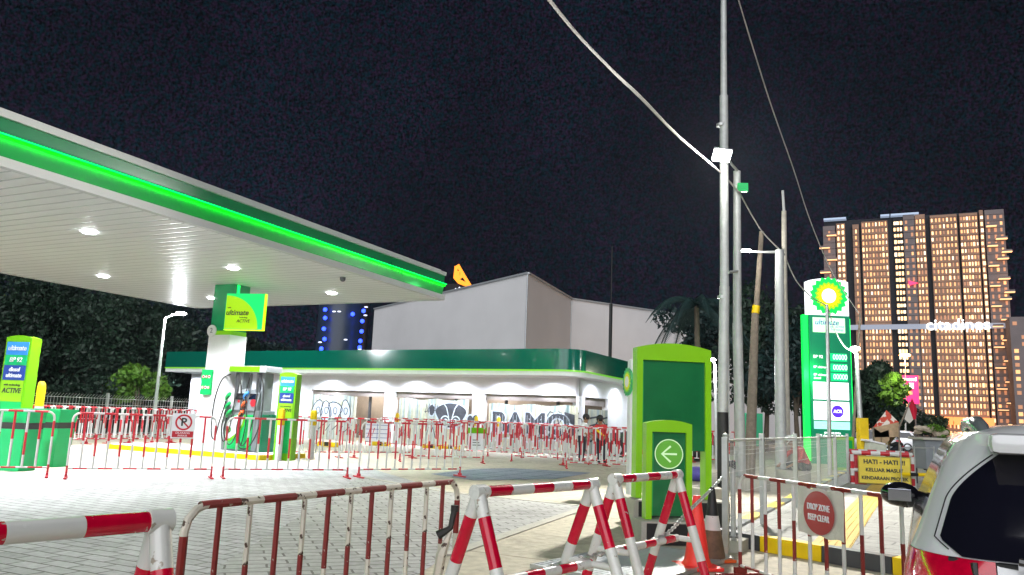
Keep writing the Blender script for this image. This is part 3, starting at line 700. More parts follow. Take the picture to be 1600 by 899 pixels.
t0 = thing('hoarding_panel', 'narrow graffitied hoarding in the side opening of the shop beside its right corner', 'hoarding', sm @ Vector((xr+.12, sy0+1.75, 0)), SA+90, 'graffitied metal hoardings in front of the shop')
b = MB(); b.bb(-1.1, .9, -.03, .0, .03, 1.75); b.build('sheet', 'sheet', t0)
b = MB()
for k in range(4): ribbon(b, [(-1.0, .5+.3*k), (-.3, .62+.28*k), (.3, .5+.3*k), (.85, .62+.28*k)], .07, -.034, 0)
ribbon(b, blob(.1, .9, .5, .5), .06, -.036, 0, True); b.build('graffiti', ['gpaint', 'gwhite'], t0)
# shop column detail is in the wall; lamp reflections come from lamp objects

# ================================================================== BARRIERS
def barrier_proto(L=2.35, Ht=1.12, nb=11, white='white', red='red', r=.019, foot=True, low=.17, name='crowd_barrier', thick=1.0):
    t = thing(name, 'x', 'crowd barrier')
    xs = [-L/2+L*(i+1)/(nb+1) for i in range(nb)]
    # outer frame: post, rounded corner, top rail, corner, post
    cr_ = .11; pts = []; mi = []
    def P_(x, z, m): pts.append((x, 0, z)); mi.append(m)
    P_(-L/2, .02, 1); P_(-L/2, .22, 0); P_(-L/2, Ht*.62, 1); P_(-L/2, Ht*.86, 0); P_(-L/2, Ht-cr_, 0)
    for a in (30, 60): P_(-L/2+cr_-cr_*math.cos(R(a)), Ht-cr_+cr_*math.sin(R(a)), 0)
    P_(-L/2+cr_, Ht, 0)
    for i, x in enumerate(xs):
        if i % 2 == 0: P_(x-.11, Ht, 1); P_(x+.11, Ht, 0)
    P_(L/2-cr_, Ht, 0)
    for a in (60, 30): P_(L/2-cr_+cr_*math.cos(R(a)), Ht-cr_+cr_*math.sin(R(a)), 0)
    P_(L/2, Ht-cr_, 0); P_(L/2, Ht*.86, 1); P_(L/2, Ht*.62, 0); P_(L/2, .22, 1); P_(L/2, .02, 1)
    # de-duplicate pattern boundaries
    b = MB()
    for i in range(len(pts)-1):
        pass
    dp_, dm = [], []
    last = None
    for i, p in enumerate(pts):
        if last is None or (Vector(p)-Vector(last)).length > .004: dp_.append(p); dm.append(mi[i]); last = p
        else: dm[-1] = mi[i]
    b.path(dp_, r, 8, dm[:-1]); b.build('frame', [white, red], t, True)
    pts = [(-L/2, 0, low)]; mm = []
    for i, x in enumerate(xs):
        if i % 2 == 0: pts.append((x-.11, 0, low)); mm.append(0); pts.append((x+.11, 0, low)); mm.append(1)
    pts.append((L/2, 0, low)); mm.append(0)
    b = MB(); b.path(pts, r*.8, 8, mm); b.build('bottom_rail', [white, red], t, True)
    zm = [low+.01, low+(Ht-low)*.22, low+(Ht-low)*.58, Ht-.01]
    ba = MB(); ba.path([(0, 0, low+.01), (0, 0, low+(Ht-low)*.5), (0, 0, Ht-.01)], r*.74*thick, 6, [0, 1])
    bb_ = MB(); bb_.path([(0, 0, low+.01), (0, 0, low+(Ht-low)*.22), (0, 0, low+(Ht-low)*.62), (0, 0, Ht-.01)], r*.74*thick, 6, [0, 1, 0])
    A = ba.build('bar', [white, red], t, True); B = bb_.build('bar', [white, red], t, True)
    A.location.x = xs[0]; B.location.x = xs[1]
    for i, x in enumerate(xs[2:]):
        c = (A if i % 2 == 0 else B).copy(); COL.objects.link(c); c.parent = t; c.location.x = x
    if foot:
        for s_ in (-1, 1):
            f = MB(); f.box((0, 0, .02), (.05, .5, .025), 0, bev=.004); f.box((0, 0, .06), (.035, .12, .05), 0); f.build('foot', red, t, loc=(s_*L/2, 0, 0))
    return t
def place(t, a, c, z=0):
    a = Vector(a); c = Vector(c); m_ = (a+c)/2; t.location = (m_.x, m_.y, z); t.rotation_euler = (0, 0, math.atan2(c.y-a.y, c.x-a.x)); return t
proto = barrier_proto(thick=1.35)
proto['used'] = 0
def put(a, c, label, grp, tilt=0):
    global used
    t = proto if not used else copy_tree(proto); used = True
    place(t, a, c); t['label'] = label; t['group'] = grp; t.rotation_euler.x = R(tilt); return t
used = False
ordn = ['first', 'second', 'third', 'fourth', 'fifth', 'sixth', 'seventh', 'eighth', 'ninth']
g1 = 'crowd barriers in the front row across the forecourt'
fr = [(-9.97, 12.62, -7.93, 13.75), (-7.58, 13.65, -5.41, 14.73), (-5.25, 14.85, -3.17, 15.84), (-3.01, 16.08, -.94, 17.4)]
lb_ = ['red and white crowd barrier standing in front of the green waste bins', 'red and white crowd barrier with the no parking sign hung on it',
       'red and white crowd barrier in front of the fuel dispenser and narrow pylon', 'red and white crowd barrier right of the narrow pylon, its foot beside the blue tiles']
fronts = [put(Vector((a, b_, 0)), Vector((c, d, 0)), l, g1) for (a, b_, c, d), l in zip(fr, lb_)]
def row(x0, y0, x1, y1, n, grp, fmt, gap=.1, jit=.12):
    a = G(x0, y0); c = G(x1, y1); d = (c-a); L = d.length; n = n or max(1, int(L/2.5)); rn = random.Random(int(x0*7+y0))
    for i in range(n):
        p = a+d*(i/n); q_ = a+d*((i+1)/n)
        j = Vector((rn.uniform(-jit, jit), rn.uniform(-jit, jit), 0)); j2 = Vector((rn.uniform(-jit, jit), rn.uniform(-jit, jit), 0))
        m_ = (p+q_)/2; u_ = (q_-p).normalized()*1.18
        put(m_-u_+j, m_+u_+j2, fmt % (ordn[i] if n > 1 else ''), grp)
row(-60, 697, 310, 692, 5, 'crowd barriers along the back left fence', '%s from the left of the barriers along the back left wire fence')
row(-20, 688, 300, 686, 5, 'crowd barriers along the back left fence, rear line', '%s from the left of the rear line of barriers by the left wire fence')
row(440, 716, 640, 716, 2, 'crowd barriers in line behind the narrow pylon', '%s from the left of the barriers in the row just behind the narrow pylon')
row(640, 722, 730, 724, 1, 'crowd barriers in line behind the narrow pylon, right', 'white railed%s barrier whose right end reaches the yellow topped notice')
row(600, 700, 900, 712, 4, 'crowd barriers before the shop openings', '%s from the left of the barriers in the row before the shop openings')
row(730, 712, 905, 719, 3, 'crowd barriers before the widest hoarding', '%s from the left of the barriers in the line before the widest hoarding')
row(740, 706, 905, 710, 3, 'crowd barriers before the widest hoarding, rear line', '%s from the left of the rear line of barriers before the widest hoarding')
row(820, 722, 910, 726, 1, 'front barrier before the hoarding', 'front%s barrier between the widest hoarding and the blue tiles')
row(905, 733, 1000, 737, 1, 'barrier run at the right corner of the shop', 'nearest%s barrier of the dense run left of the big green sign', 0)
row(900, 728, 1040, 731, 2, 'barrier run at the right corner of the shop, middle line', '%s from the left of the middle line of barriers left of the big green sign')
row(905, 718, 1060, 722, 3, 'barrier run at the right corner of the shop, rear line', '%s from the left of the rear line of barriers left of the big green sign')
row(1085, 724, 1126, 727, 1, 'lone barrier', 'short%s stretch of red and white barrier seen just right of the big green sign')
# no parking sign
t = thing('parking_ban_sign', 'white board with red crossed out P hung on the front row barrier at left', 'sign', G(282, 748)+Vector((-.03, -.05, .72)), 26.5)
b = MB(); b.bb(-.2, .2, -.012, .0, -.0, .45); b.build('board', 'text', t)
b = MB(); ribbon(b, [(0+.13*math.cos(a*math.pi/14), .29+.13*math.sin(a*math.pi/14)) for a in range(28)], .03, -.016, 0, True); ribbon(b, [(-.09, .38), (.09, .2)], .025, -.0175, 0); b.build('ban_ring', 'red', t)
text('P', .2, 'ink', t, (0, -.015, .29), bold=.005)
b = MB(); b.bb(-.18, .18, -.016, -.0125, .02, .13); b.build('red_strip', 'red', t); text('DILARANG\nPARKIR', .05, 'text', t, (0, -.019, .073))
# notices hung on barriers
def notice(px, py, w_, h_, label, bg_, lines, rz=20, txc='ink', sz=.06, d=None):
    p = d if d is not None else G(px, py)
    t = thing('notice_sheet', label, 'notice', p, rz)
    b = MB(); b.bb(-w_/2, w_/2, -.008, 0, 0, h_); b.build('board', bg_, t)
    for i, l in enumerate(lines): text(l, sz, txc, t, (0, -.011, h_*(1-(i+.7)/(len(lines)+.4))))
    return t
pn = HIT(588, 690, G(540, 716), 22)
t = notice(0, 0, .68, .55, 'white printed chart sheet with blue lines tied to the barrier row', 'text', [], 20, 'red', .12, pn)
b = MB(); 
for k in range(4): b.bb(-.32, .32, -.013, -.0085, .1+k*.12, .112+k*.12)
b.bb(0, .012, -.0135, -.0087, .05, .5); b.build('ruling', 'navy', t); b = MB(); ribbon(b, [(-.26, .12), (-.2, .4), (-.14, .15), (-.08, .38)], .03, -.0145, 0); b.build('pink_scrawl', 'red', t)
pn = HIT(744, 703, G(730, 724), 22)
t = notice(0, 0, .5, .62, 'cream notice with yellow green header hung on the barrier before the shop', 'text', [], 20, 'ink', .07, pn)
b = MB(); b.bb(-.27, .27, -.014, -.009, .46, .62); b.build('header', 'lime2', t)
b = MB()
for k in range(3): b.bb(-.12, .12-.04*k, -.012, -.0085, .12+k*.07, .14+k*.07)
b.build('small_print', 'ink', t)
# hazard cone-ish orange sign near it
t = thing('green_crate', 'small green plastic crate behind the barriers under the widest hoarding', 'crate', G(898, 706), SA)
b = MB(); b.bb(-.4, .4, -.2, .2, 0, .5, bev=.03); b.build('tub', 'mgreen', t); b = MB(); b.bb(-.43, .43, -.23, .23, .505, .55, bev=.01); b.build('rim', 'mgreen', t)
for i, (px, py) in enumerate(((512, 698), (595, 697), (675, 701), (705, 702), (780, 703))):
    t = thing('wheel_stop', 'yellow concrete wheel stop, %s from the left along the shop front' % ordn[i], 'wheel stop', G(px, py), SA, 'yellow wheel stops before the shop')
    b = MB(); b.prism([(-.45, 0), (.45, 0), (.42, .16), (-.42, .16)], -.08, .08); b.build('block', 'yellow', t); b = MB(); b.bb(-.1, .1, -.085, .085, .02, .165); b.build('band', 'black', t)
# small yellow top posts by the openings
for i, (px, py) in enumerate(((618, 699), (742, 706), (777, 706))):
    t = thing('bollard', 'yellow capped post before the shop, %s from the left' % ordn[i], 'bollard', G(px, py), 0, 'yellow capped posts before the shop')
    b = MB(); b.lathe([(.07, 0), (.07, .95)], n=12); b.build('post', 'wall', t, True); b = MB(); b.lathe([(.075, .95), (.075, 1.25), (.03, 1.32)], n=12); b.build('cap', 'yellow', t, True)

# worn barrier, near left
wb = barrier_proto((G(292, 792, .9)-G(716, 752, .9)).length, .9, 11, 'wornwhite', 'brownred', .019, True, .12, thick=1.0)
wb['label'] = 'worn crowd barrier with chipped rusty top rail, nearest of all in the lower left'
wA = G(292, 792, .9); wB = G(716, 752, .9); print('worn', wA, wB, (wA-wB).length); place(wb, wA, wB); wb.rotation_euler.x = R(0)
M['tape'] = mat('black_tape', (.02, .02, .018), .6)
t = thing('tied_rag', 'black and white rag and tape knotted round the right post of the worn barrier', 'rag', G(713, 755, .9)-Vector((0, .03, .9)))
b = MB(); b.cyl((0, 0, .72), (0, 0, .76), .026, n=10); b.path([(0, 0, .74), (-.02, -.03, .62), (-.1, -.03, .57)], [.02, .018, .03], 6)
b.build('knot', 'tape', t); b = MB(); b.path([(-.02, -.02, .6), (-.07, -.03, .45), (-.09, -.03, .3), (-.1, -.02, .22)], [.012, .035, .03, .008], 6); b.build('tail', 'wornwhite', t)
# small right barrier with banner
rb = barrier_proto(2.3, .9, 11, 'white', 'brownred', .017, True, .1, thick=1.2)
rb['label'] = 'low crowd barrier on the right carrying the round KEEP CLEAR banner'
rA = Vector((2.17, 7.3, 0)); rB = Vector((2.85, 5.12, 0)); rB = rA+(rB-rA).normalized()*2.3
place(rb, rA, rB)
# banner
hb = math.degrees(math.atan2(rB.y-rA.y, rB.x-rA.x))
q0 = HIT(1252, 800, rA, hb); q1 = HIT(1323, 800, rA, hb); bw = (q1-q0).length
bn = thing('hanging_banner', 'white plastic banner with red disc reading KEEP CLEAR tied to the low right barrier', 'banner', (q0.x+(q1-q0).x/2, (q0.y+q1.y)/2, .52), hb)
b = MB(); n = 18; vs = []; fs = []
for i in range(n+1):
    for j in range(6):
        x = -bw/2+bw*i/n; z = .36*j/5; vs.append((x, -.03-.007*math.sin(i*1.1+j)*(.3+j*.12), z+.008*math.sin(i*.9)))
for i in range(n):
    for j in range(5): fs.append((i*6+j, (i+1)*6+j, (i+1)*6+j+1, i*6+j+1))
b.add(vs, fs); b.build('sheet', mat('white_plastic_sheet', (.68, .66, .6), .25, var=.1, vs=6, coat=.4), bn, True)
b = MB(); rx = bw*.34
b.add([(rx*math.cos(2*math.pi*k/40), -.043, .18+.165*math.sin(2*math.pi*k/40)) for k in range(40)], [tuple(range(40))])
b.build('red_disc', mat('dull_red_print', (.42, .03, .03), .3, coat=.4), bn)
text('DROP ZONE', .07, 'text', bn, (0, -.047, .22), sx=rx*2/.50*.9); text('KEEP CLEAR', .07, 'text', bn, (0, -.047, .14), sx=rx*2/.52*.93)

# ------------------------------------------------------------------ A-frame barricades
def striped(b, p0, p1, r, segs, n=14, cap=True, start=0):
    p0 = Vector(p0); p1 = Vector(p1); L = (p1-p0).length; pts = [p0]; mi = []; d = 0; k = start; i = 0
    while d < L-1e-4:
        s_ = segs[min(i, len(segs)-1)]; d = min(L, d+s_); pts.append(p0+(p1-p0)*(d/L)); mi.append(k % 2); k += 1; i += 1
    b.path(pts, r, n, mi, cap)
def aframe(A, B, label, h=.94, rr_=.031, rl=.036, splay=.36, seg=.21, legs0=.14, first=.07, brace=.44):
    A = Vector(A); B = Vector(B); L = (B-A).length; an = math.degrees(math.atan2(B.y-A.y, B.x-A.x)); m_ = (A+B)/2
    t = thing('barricade', label, 'barricade', (m_.x, m_.y, 0), an, 'red and white tubular A frame barricades')
    W = ['shinywhite', 'shinyred']
    b = MB(); x = L/2
    striped(b, (-x, 0, h), (x, 0, h), rr_, [first]+[seg]*20, 16); b.build('top_rail', W, t, True)
    for s_ in (-1, 1):
        b = MB(); b.cyl((s_*x-rl*1.25*s_, 0, h), (s_*x+rl*1.05*s_, 0, h), rl*1.12, rl*1.12, 18); b.build('end_cap', 'shinywhite', t, True)
        for u_ in (-1, 1):
            b = MB(); striped(b, (s_*x, 0, h), (s_*x, u_*splay, .01), rl, [legs0, .27, .27, .27], 16); b.build('leg', W, t, True)
        b = MB(); k = (h-brace)/h; b.cyl((s_*x, -splay*k, brace), (s_*x, splay*k, brace), .022, n=10); b.build('cross_brace', 'shinywhite', t, True)
    b = MB(); striped(b, (-x, 0, brace), (x, 0, brace), rr_*.95, [.1]+[.16]*20, 14); b.build('lower_rail', W, t, True)
    return t
A1 = G(748, 769, .935); B1 = G(925, 757, .935); A2 = G(961, 749, .935); B2 = G(1058, 742, .935); print('af', A1, B1, A2, B2)
aframe((A1.x, A1.y, 0), (B1.x, B1.y, 0), 'red and white A frame barricade in the middle, right of the worn barrier', h=.935, seg=.19)
aframe((A2.x, A2.y, 0), (B2.x, B2.y, 0), 'red and white A frame barricade beside the red traffic cone', splay=.30, h=.935, seg=.19)
A0 = AT(-120, 846, 2.1); B0 = G(250, 814, .93); print('b0', B0)
aframe((B0.x, B0.y, 0), (B0.x-.95*.64, B0.y-.95*.77, 0), 'red and white barricade whose thick rail enters at the lower left edge', h=.93, rr_=.036, rl=.038, seg=.235, first=.03, legs0=.17, splay=.3)

# ------------------------------------------------------------------ grate
gt = thing('drain_grate', 'galvanised steel drain grate lying on the concrete under the barricades', 'drain grate', G(996, 882)+Vector((0, 0, .004)), -38)
b = MB(); b.bb(-.55, .55, -.95, .95, 0, .008); b.build('painted_pit_shade', 'black', gt)  # flat black plate paints the shade below the slats
for k in range(27):
    y = -.94+k*.07
    b = MB(); b.bb(-.55, .55, y, y+.048, .012, .03); b.build('slat', 'lgrey', gt)
b = MB()
for y in (-.97, .95): b.bb(-.57, .57, y, y+.02, 0, .034)
for x in (-.57, .55): b.bb(x, x+.02, -.95, .95, 0, .034)
b.build('rim', 'galv', gt)
# ------------------------------------------------------------------ chain
def chain(name, ctrl, label, link=.045, wr=.0055):
    pts = [Vector(p) for p in ctrl]; P2 = []
    for k in range(len(pts)-1):
        p0 = pts[max(k-1, 0)]; p1 = pts[k]; p2 = pts[k+1]; p3 = pts[min(k+2, len(pts)-1)]
        for j in range(20):
            t_ = j/20; P2.append(.5*((2*p1)+(p2-p0)*t_+(2*p0-5*p1+4*p2-p3)*t_**2+(3*p1-p0-3*p2+p3)*t_**3))
    P2.append(pts[-1]); b = MB(); acc = 0; nxt = 0; k = 0
    for i in range(len(P2)-1):
        d = P2[i+1]-P2[i]; l = d.length
        while nxt <= acc+l:
            c = P2[i]+d*((nxt-acc)/l); t_ = d.normalized(); up = Vector((0, 0, 1)); s_ = t_.cross(up).normalized()
            if k % 2: s_ = s_.cross(t_)
            ring = [c+t_*(link*.72*math.cos(a))+s_*(link*.36*math.sin(a)) for a in [2*math.pi*q/10 for q in range(11)]]
            b.path(ring, wr, 5, 0, False); nxt += link*1.02; k += 1
        acc += l
    o = b.build(name, M['galv'], None, True); tag(o, label, 'chain'); return o
cpts = [AT(1136, 738, 8.6), AT(1108, 768, 8.0), AT(1075, 800, 7.0), AT(1040, 835, 6.3), AT(990, 853, 6.0), AT(940, 866, 5.7), AT(880, 880, 5.3), AT(838, 896, 5.0), AT(800, 915, 4.7)]
chain('chain', cpts, 'steel chain sagging from the fence post across the two A frame barricades')
# ------------------------------------------------------------------ cones
t = thing('traffic_cone', 'tall plain fluorescent red traffic cone right of the barricade', 'traffic cone', G(1089, 888), 10)
b = MB(); b.lathe([(.155, .03), (.13, .06), (.115, .1), (.04, .64), (.035, .67), (.02, .672)], n=24); b.build('body', 'fluo', t, True)
b = MB(); b.box((0, 0, .018), (.38, .38, .035), 0, bev=.012); b.build('base', 'fluo', t)
t = thing('traffic_cone', 'dirty black traffic cone with one white band behind the red cone', 'traffic cone', G(1113, 876), 20)
b = MB(); b.path([(0, 0, .03), (0, 0, .3), (0, 0, .44), (0, 0, .70), (0, 0, .72)], [.13, .086, .063, .03, .018], 22, [0, 1, 2, 2])
b.build('body', [mat('scuffed_brown_cone', (.16, .10, .06), .6, var=.5, vs=9), 'white', 'black'], t, True)
b = MB(); b.box((0, 0, .015), (.34, .34, .03), 0, bev=.01); b.build('base', 'orange', t)
t = thing('purple_bag', 'round purple blue sack lying on the concrete beyond the big green sign', 'bag', G(1088, 752)+Vector((0, 0, 0)), 0)
b = MB(); b.sphere((0, 0, .17), .22, 0, 16, (1.35, .9, .8)); b.path([(.2, 0, .28), (.27, 0, .33), (.31, 0, .3)], [.04, .025, .05], 8); b.build('sack', mat('purple_plastic', (.11, .09, .42), .5, var=.3, vs=9), t, True)

# ------------------------------------------------------------------ green direction signs
def greenboard(p, rz, wd, h, base_z, panel_z, label, dpt=.14, fw=.085, arrow=False, extra=None):
    t = thing('direction_sign', label, 'sign', p, rz)
    b = MB(); b.prism(arch(wd, h, h*.035), -dpt/2, dpt/2)
    # frame as an arch band: posts, header
    b = MB(); b.bb(-wd/2, -wd/2+fw, -dpt/2, dpt/2, base_z, h*.9); b.bb(wd/2-fw, wd/2, -dpt/2, dpt/2, base_z, h*.9)
    hd = [(-wd/2, h*.9), (wd/2, h*.9)]+[(wd/2-wd*i/14, h-h*.03*(2*(wd/2-wd*i/14)/wd)**2) for i in range(15)]
    b.prism(hd, -dpt/2, dpt/2); b.build('frame', 'lime', t)
    b = MB(); b.bb(-wd/2+fw+.001, wd/2-fw-.001, -dpt/2+.035, dpt/2-.035, panel_z, h*.9-.001); b.build('panel', 'signgreen', t)
    b = MB(); b.bb(-wd/2+fw+.012, -wd/2+fw+.022, -dpt/2+.028, -dpt/2+.0345, panel_z, h*.9-.02); b.build('panel_trim', 'mgreen', t)
    if arrow:
        r = wd*.30; cz = h*.72
        b = MB(); b.prism([(r*math.cos(2*math.pi*k/40), cz+r*math.sin(2*math.pi*k/40)) for k in range(40)], -dpt/2+.018, -dpt/2+.034); dc = b.build('arrow_disc', mat('mid_green_disc', (.12, .38, .04), .4, em=(.1, .4, .03), es=.15), t)
        b = MB(); ribbon(b, [(r*math.cos(2*math.pi*k/40), cz+r*math.sin(2*math.pi*k/40)) for k in range(40)], r*.07, -dpt/2+.014, 0, True)
        ribbon(b, [(-r*.5, cz), (r*.58, cz)], r*.13, -dpt/2+.013); ribbon(b, [(0.02, cz+r*.55), (-r*.52, cz), (.02, cz-r*.55)], r*.14, -dpt/2+.011); b.build('arrow', mat('pale_green_arrow', (.6, .8, .5), .4, em=(.5, .8, .4), es=.3), dc)
    return t
bigp = AT(1049, 771, 10.8); bigp.z = 0
greenboard(bigp, 8, 1.07, 2.44, .34, .98, 'tall blank green board in a lime arched frame on a black plinth', dpt=.2)
smp = AT(1042, 797, 9.15); smp.z = 0
greenboard(smp, 6, .545, 1.38, .26, .3, 'small green sign with a white arrow pointing left in a circle', dpt=.16, fw=.07, arrow=True)
def plinth(p, rz, w_, d_, h_, label):
    t = thing('sign_plinth', label, 'plinth', p, rz)
    b = MB(); b.box((0, 0, h_/2), (w_, d_, h_), 0, bev=.008); b.build('block', 'conc', t)
    b = MB(); b.bb(-w_/2+.06, w_/2+.003, -d_/2-.004, -d_/2-.001, .005, h_-.02); b.build('black_front', 'black', t)
plinth(bigp+Vector((.05, 0, 0)), 8, 1.32, .55, .335, 'wide black fronted concrete plinth under the tall blank green board')
plinth(smp+Vector((.08, -.0, 0)), 6, .88, .42, .255, 'low black fronted concrete plinth under the small arrow sign')
t = thing('projecting_sign', 'narrow white post with a round green emblem left of the tall green board', 'sign', AT(984, 700, 14) * Vector((1, 1, 0)) if False else (AT(989, 700, 14).x, 14, 0), -80)
b = MB(); b.bb(-.09, .09, -.09, .09, 0, 2.45, bev=.01); b.build('post', 'wall', t)
emblem(.27, t, (-.0, -.12, 2.05), lit=False)
b = MB(); b.cyl((0, -.119, 2.05), (0, -.09, 2.05), .24, n=24); b.build('disc_back', 'mgreen', t)
# loose stones by the plinth
rn = random.Random(3)
for i in range(5):
    p = G(968+rn.random()*14, 782+rn.random()*20)
    b = MB(); b.sphere((0, 0, .05), .09, 0, 8, (1.2, .9, .6)); o = b.build('stone', 'conc', None, False, loc=p)
    tag(o, 'grey stone, %s of the few scattered left of the black plinths' % ordn[i], 'stone', 'stones beside the plinths'); o.rotation_euler.z = rn.random()*3; o.scale = [.7+rn.random()*.6]*3

# ------------------------------------------------------------------ mesh fence right
fx = thing('mesh_fence', 'white wire mesh fence panels with steel posts running away along the sidewalk', 'fence')
f0 = Vector((2.36, 8.45, 0)); fd = (Vector((8.1, 18.6, 0))-f0); FL = fd.length; fu = fd.normalized(); fz = 1.2
fx.location = f0; fx.rotation_euler = (0, 0, math.atan2(fd.y, fd.x))
for i, x in enumerate((0, 1.9, 4.4, 6.9, 9.3, FL)):
    b = MB(); b.bb(x-.03, x+.03, -.03, .03, 0, 1.26 if i else 1.22); b.build('post', 'galv', fx)
b = MB()
for k in range(int(FL/.075)): b.path([(k*.075, 0, .12), (k*.075, 0, 1.17)], .0019, 3, 0, False)
wm = b.build('vertical_wires', 'wire' if False else 'white', fx)
b = MB()
for z in (.14, .36, .6, .84, 1.02, 1.07, 1.12, 1.17): b.path([(0, -.004, z), (FL, -.004, z)], .0022, 4)
b.path([(0, 0, 1.19), (FL, 0, 1.19)], .012, 6); b.build('horizontal_wires', 'white', fx)
b = MB(); b.bb(.2, FL, -.11, .11, 0, .12); b.build('footing', 'conc', fx)
gp = thing('gate_post', 'pair of pale galvanised gate posts bound with chain at the near fence end', 'post', G(1135, 856)+Vector((.0, 0, 0)), 0)
b = MB(); b.path([(0, 0, 0), (0, 0, 1.23)], .034, 14); b.build('post', 'galv', gp, True)
b = MB(); b.path([(.085, .02, .05), (.085, .02, .92)], .03, 14); b.build('post', 'galv', gp, True)
b = MB(); b.sphere((0, 0, 1.235), .04, 0, 12, (1, 1, .5)); b.build('cap', 'galv', gp, True)
b = MB(); b.box((.04, 0, .06), (.24, .18, .12), bev=.01); b.build('foot_block', 'conc', gp)
b = MB()
for k in range(7):
    a0 = k*.9; b.path([(.04+.075*math.cos(a), .02+.055*math.sin(a), .93+.02*math.sin(a*2+a0)-.008*k) for a in [2*math.pi*q/10 for q in range(11)]], .008, 5, 0, False)
b.build('chain_wrap', 'dkgrey', gp, True)
# concrete lumps (planter rings) near the poles
for i, (px, py, r, h_) in enumerate(((1172, 765, .42, .25), (1240, 752, .42, .28), (1100, 790, .3, .3))):
    t = thing('concrete_ring', 'round pale concrete ring %s' % ('at the foot of the twin grey poles', 'beside the crouching worker', 'right of the black plinths')[i], 'concrete block', G(px, py), 0)
    b = MB(); b.lathe([(r, 0), (r, h_*.9), (r*.95, h_), (r*.6, h_), (r*.55, h_*.8), (.01, h_*.8)], n=20); b.build('ring', 'conc', t, True)

# ------------------------------------------------------------------ poles
def pole(name, label, pts, rads, mats, cat='pole', n=14, parts=None, grp=None):
    base = Vector((pts[0][0], pts[0][1], 0)); t = thing(name, label, cat, base, 0, grp)
    for i in range(len(pts)-1):
        b = MB(); b.path([Vector(pts[i])-base, Vector(pts[i+1])-base], [rads[i][0], rads[i][1]], n); b.build('pole_section', mats[i], t, True)
    return t
def vline(px0, py0, px1, py1, Yd): return AT(px0, py0, Yd), AT(px1, py1, Yd)
# tallest steel utility pole with floodlight
p_ = G(1130, 765); yd = p_.y
up = pole('utility_pole', 'tallest pale steel utility pole, black at its foot, carrying the bright floodlight', [(p_.x, yd, 0), (p_.x, yd, 1.62), AT(1132, 448, yd), AT(1131, 150, yd), AT(1130.5, -60, yd)], [(.125, .12), (.115, .11), (.1, .095), (.075, .065)], ['black', 'pole', 'pole', 'pole'], 'utility pole')
b = MB(); bz = [(.1, 4.35), (.12, 1.62)]
for z in (1.64, 4.1, 8.1): b.lathe([(.118 if z < 3 else .105, z), (.118 if z < 3 else .105, z+.06)], n=14)
b.build('band', 'galv', up, True)
b = MB(); b.path([(.13, -.02, 1.0), (.12, -.02, 8.3)], .018, 6); b.build('conduit', 'galv', up, True)
# second: street lamp pole with floodlight arm
q_ = G(1158, 762); y2 = q_.y
sp = pole('utility_pole', 'square topped pale grey pole right next to the tallest pole, its lamp arm crossing over', [(q_.x, y2, 0), AT(1152, 505, y2), AT(1151.5, 268, y2)], [(.12, .11), (.1, .085)], ['pole', 'pole'], 'utility pole')
fl_ = thing('floodlight', 'bright white LED floodlight on a short arm high on the tallest pole', 'floodlight', AT(1128, 243, yd-.5), 0)
L0 = Vector(fl_.location)
b = MB(); b.box((0, .01, .02), (.40, .34, .05), 0, Matrix.Rotation(R(-32), 3, 'X') @ Matrix.Rotation(R(8), 3, 'Y'), bev=.01); b.build('housing', 'lgrey', fl_)
b = MB(); b.box((0, -.012, -.022), (.35, .29, .02), 0, Matrix.Rotation(R(-32), 3, 'X') @ Matrix.Rotation(R(8), 3, 'Y')); b.build('lens', emat('floodlight_lens', (1, .99, .93), 60), fl_)
b = MB(); e1 = AT(1153, 268, y2)-L0; b.path([(.1, .05, .02), e1*.6+Vector((0, 0, .02)), e1], .03, 8); b.build('arm', 'pole', fl_, True)
lamp('SPOT', 'floodlight_lamp', L0+Vector((0, -.1, -.15)), 5200, (1, .965, .90), (1.5, 3.5, 0), R(135), .5, .16)
lamp('POINT', 'floodlight_spill', L0+Vector((0, -.3, -.2)), 40, (1, .97, .88), rad=.1)
b = MB(); b.bb(-.12, .12, -.06, .06, 0, .2); t = b.build('green_box', 'mgreen', sp); t.location = AT(1160, 300, y2-.1)-Vector((q_.x, y2, 0))
b = MB(); b.path([AT(1138, 426, yd-.1)-Vector((q_.x, y2, 0)), AT(1152, 424, y2-.1)-Vector((q_.x, y2, 0))], .03, 8); b.build('tie_bracket', 'galv', sp, True)
# leaning wooden pole
w0 = G(1171, 745); y3 = w0.y
pole('leaning_pole', 'weathered brown pole leaning right behind the two pale poles, with a yellow band', [w0, AT(1180, 490, y3), AT(1182, 478, y3), AT(1190, 362, y3)], [(.155, .10), (.105, .105), (.08, .065)], ['wood', 'yellow', 'wood'], 'pole')
# pair of poles further right
r0 = G(1221, 750); y4 = r0.y
tw1 = pole('utility_pole', 'grey square shouldered pole of the twin pair with a small lamp arm', [(r0.x, y4, 0), AT(1218, 560, y4), AT(1218, 391, y4)], [(.15, .13), (.13, .12)], ['pole', 'pole'], 'utility pole')
b = MB(); bp_ = Vector((r0.x, y4, 0)); b.path([AT(1218, 394, y4)-bp_, AT(1190, 394, y4)-bp_, AT(1172, 393, y4)-bp_], [.04, .03, .03], 8); ar = b.build('lamp_arm', 'pole', tw1, True)
b = MB(); b.box(AT(1166, 392, y4)-bp_, (.24, .14, .06), bev=.02); b.build('lamp_head', 'lampw', ar)
lamp('POINT', 'arm_lamp', AT(1166, 394, y4-.2), 60, (1, .97, .9), rad=.06)
pole('utility_pole', 'slim stepped cream pole, taller of the twin pair left of the price sign', [AT(1229, 700, y4+.3) * Vector((1, 1, 0)), AT(1226, 470, y4+.3), AT(1225, 330, y4+.3), AT(1223, 298, y4+.3)], [(.1, .085), (.075, .065), (.04, .035)], ['polewarm', 'polewarm', 'pole'], 'utility pole')
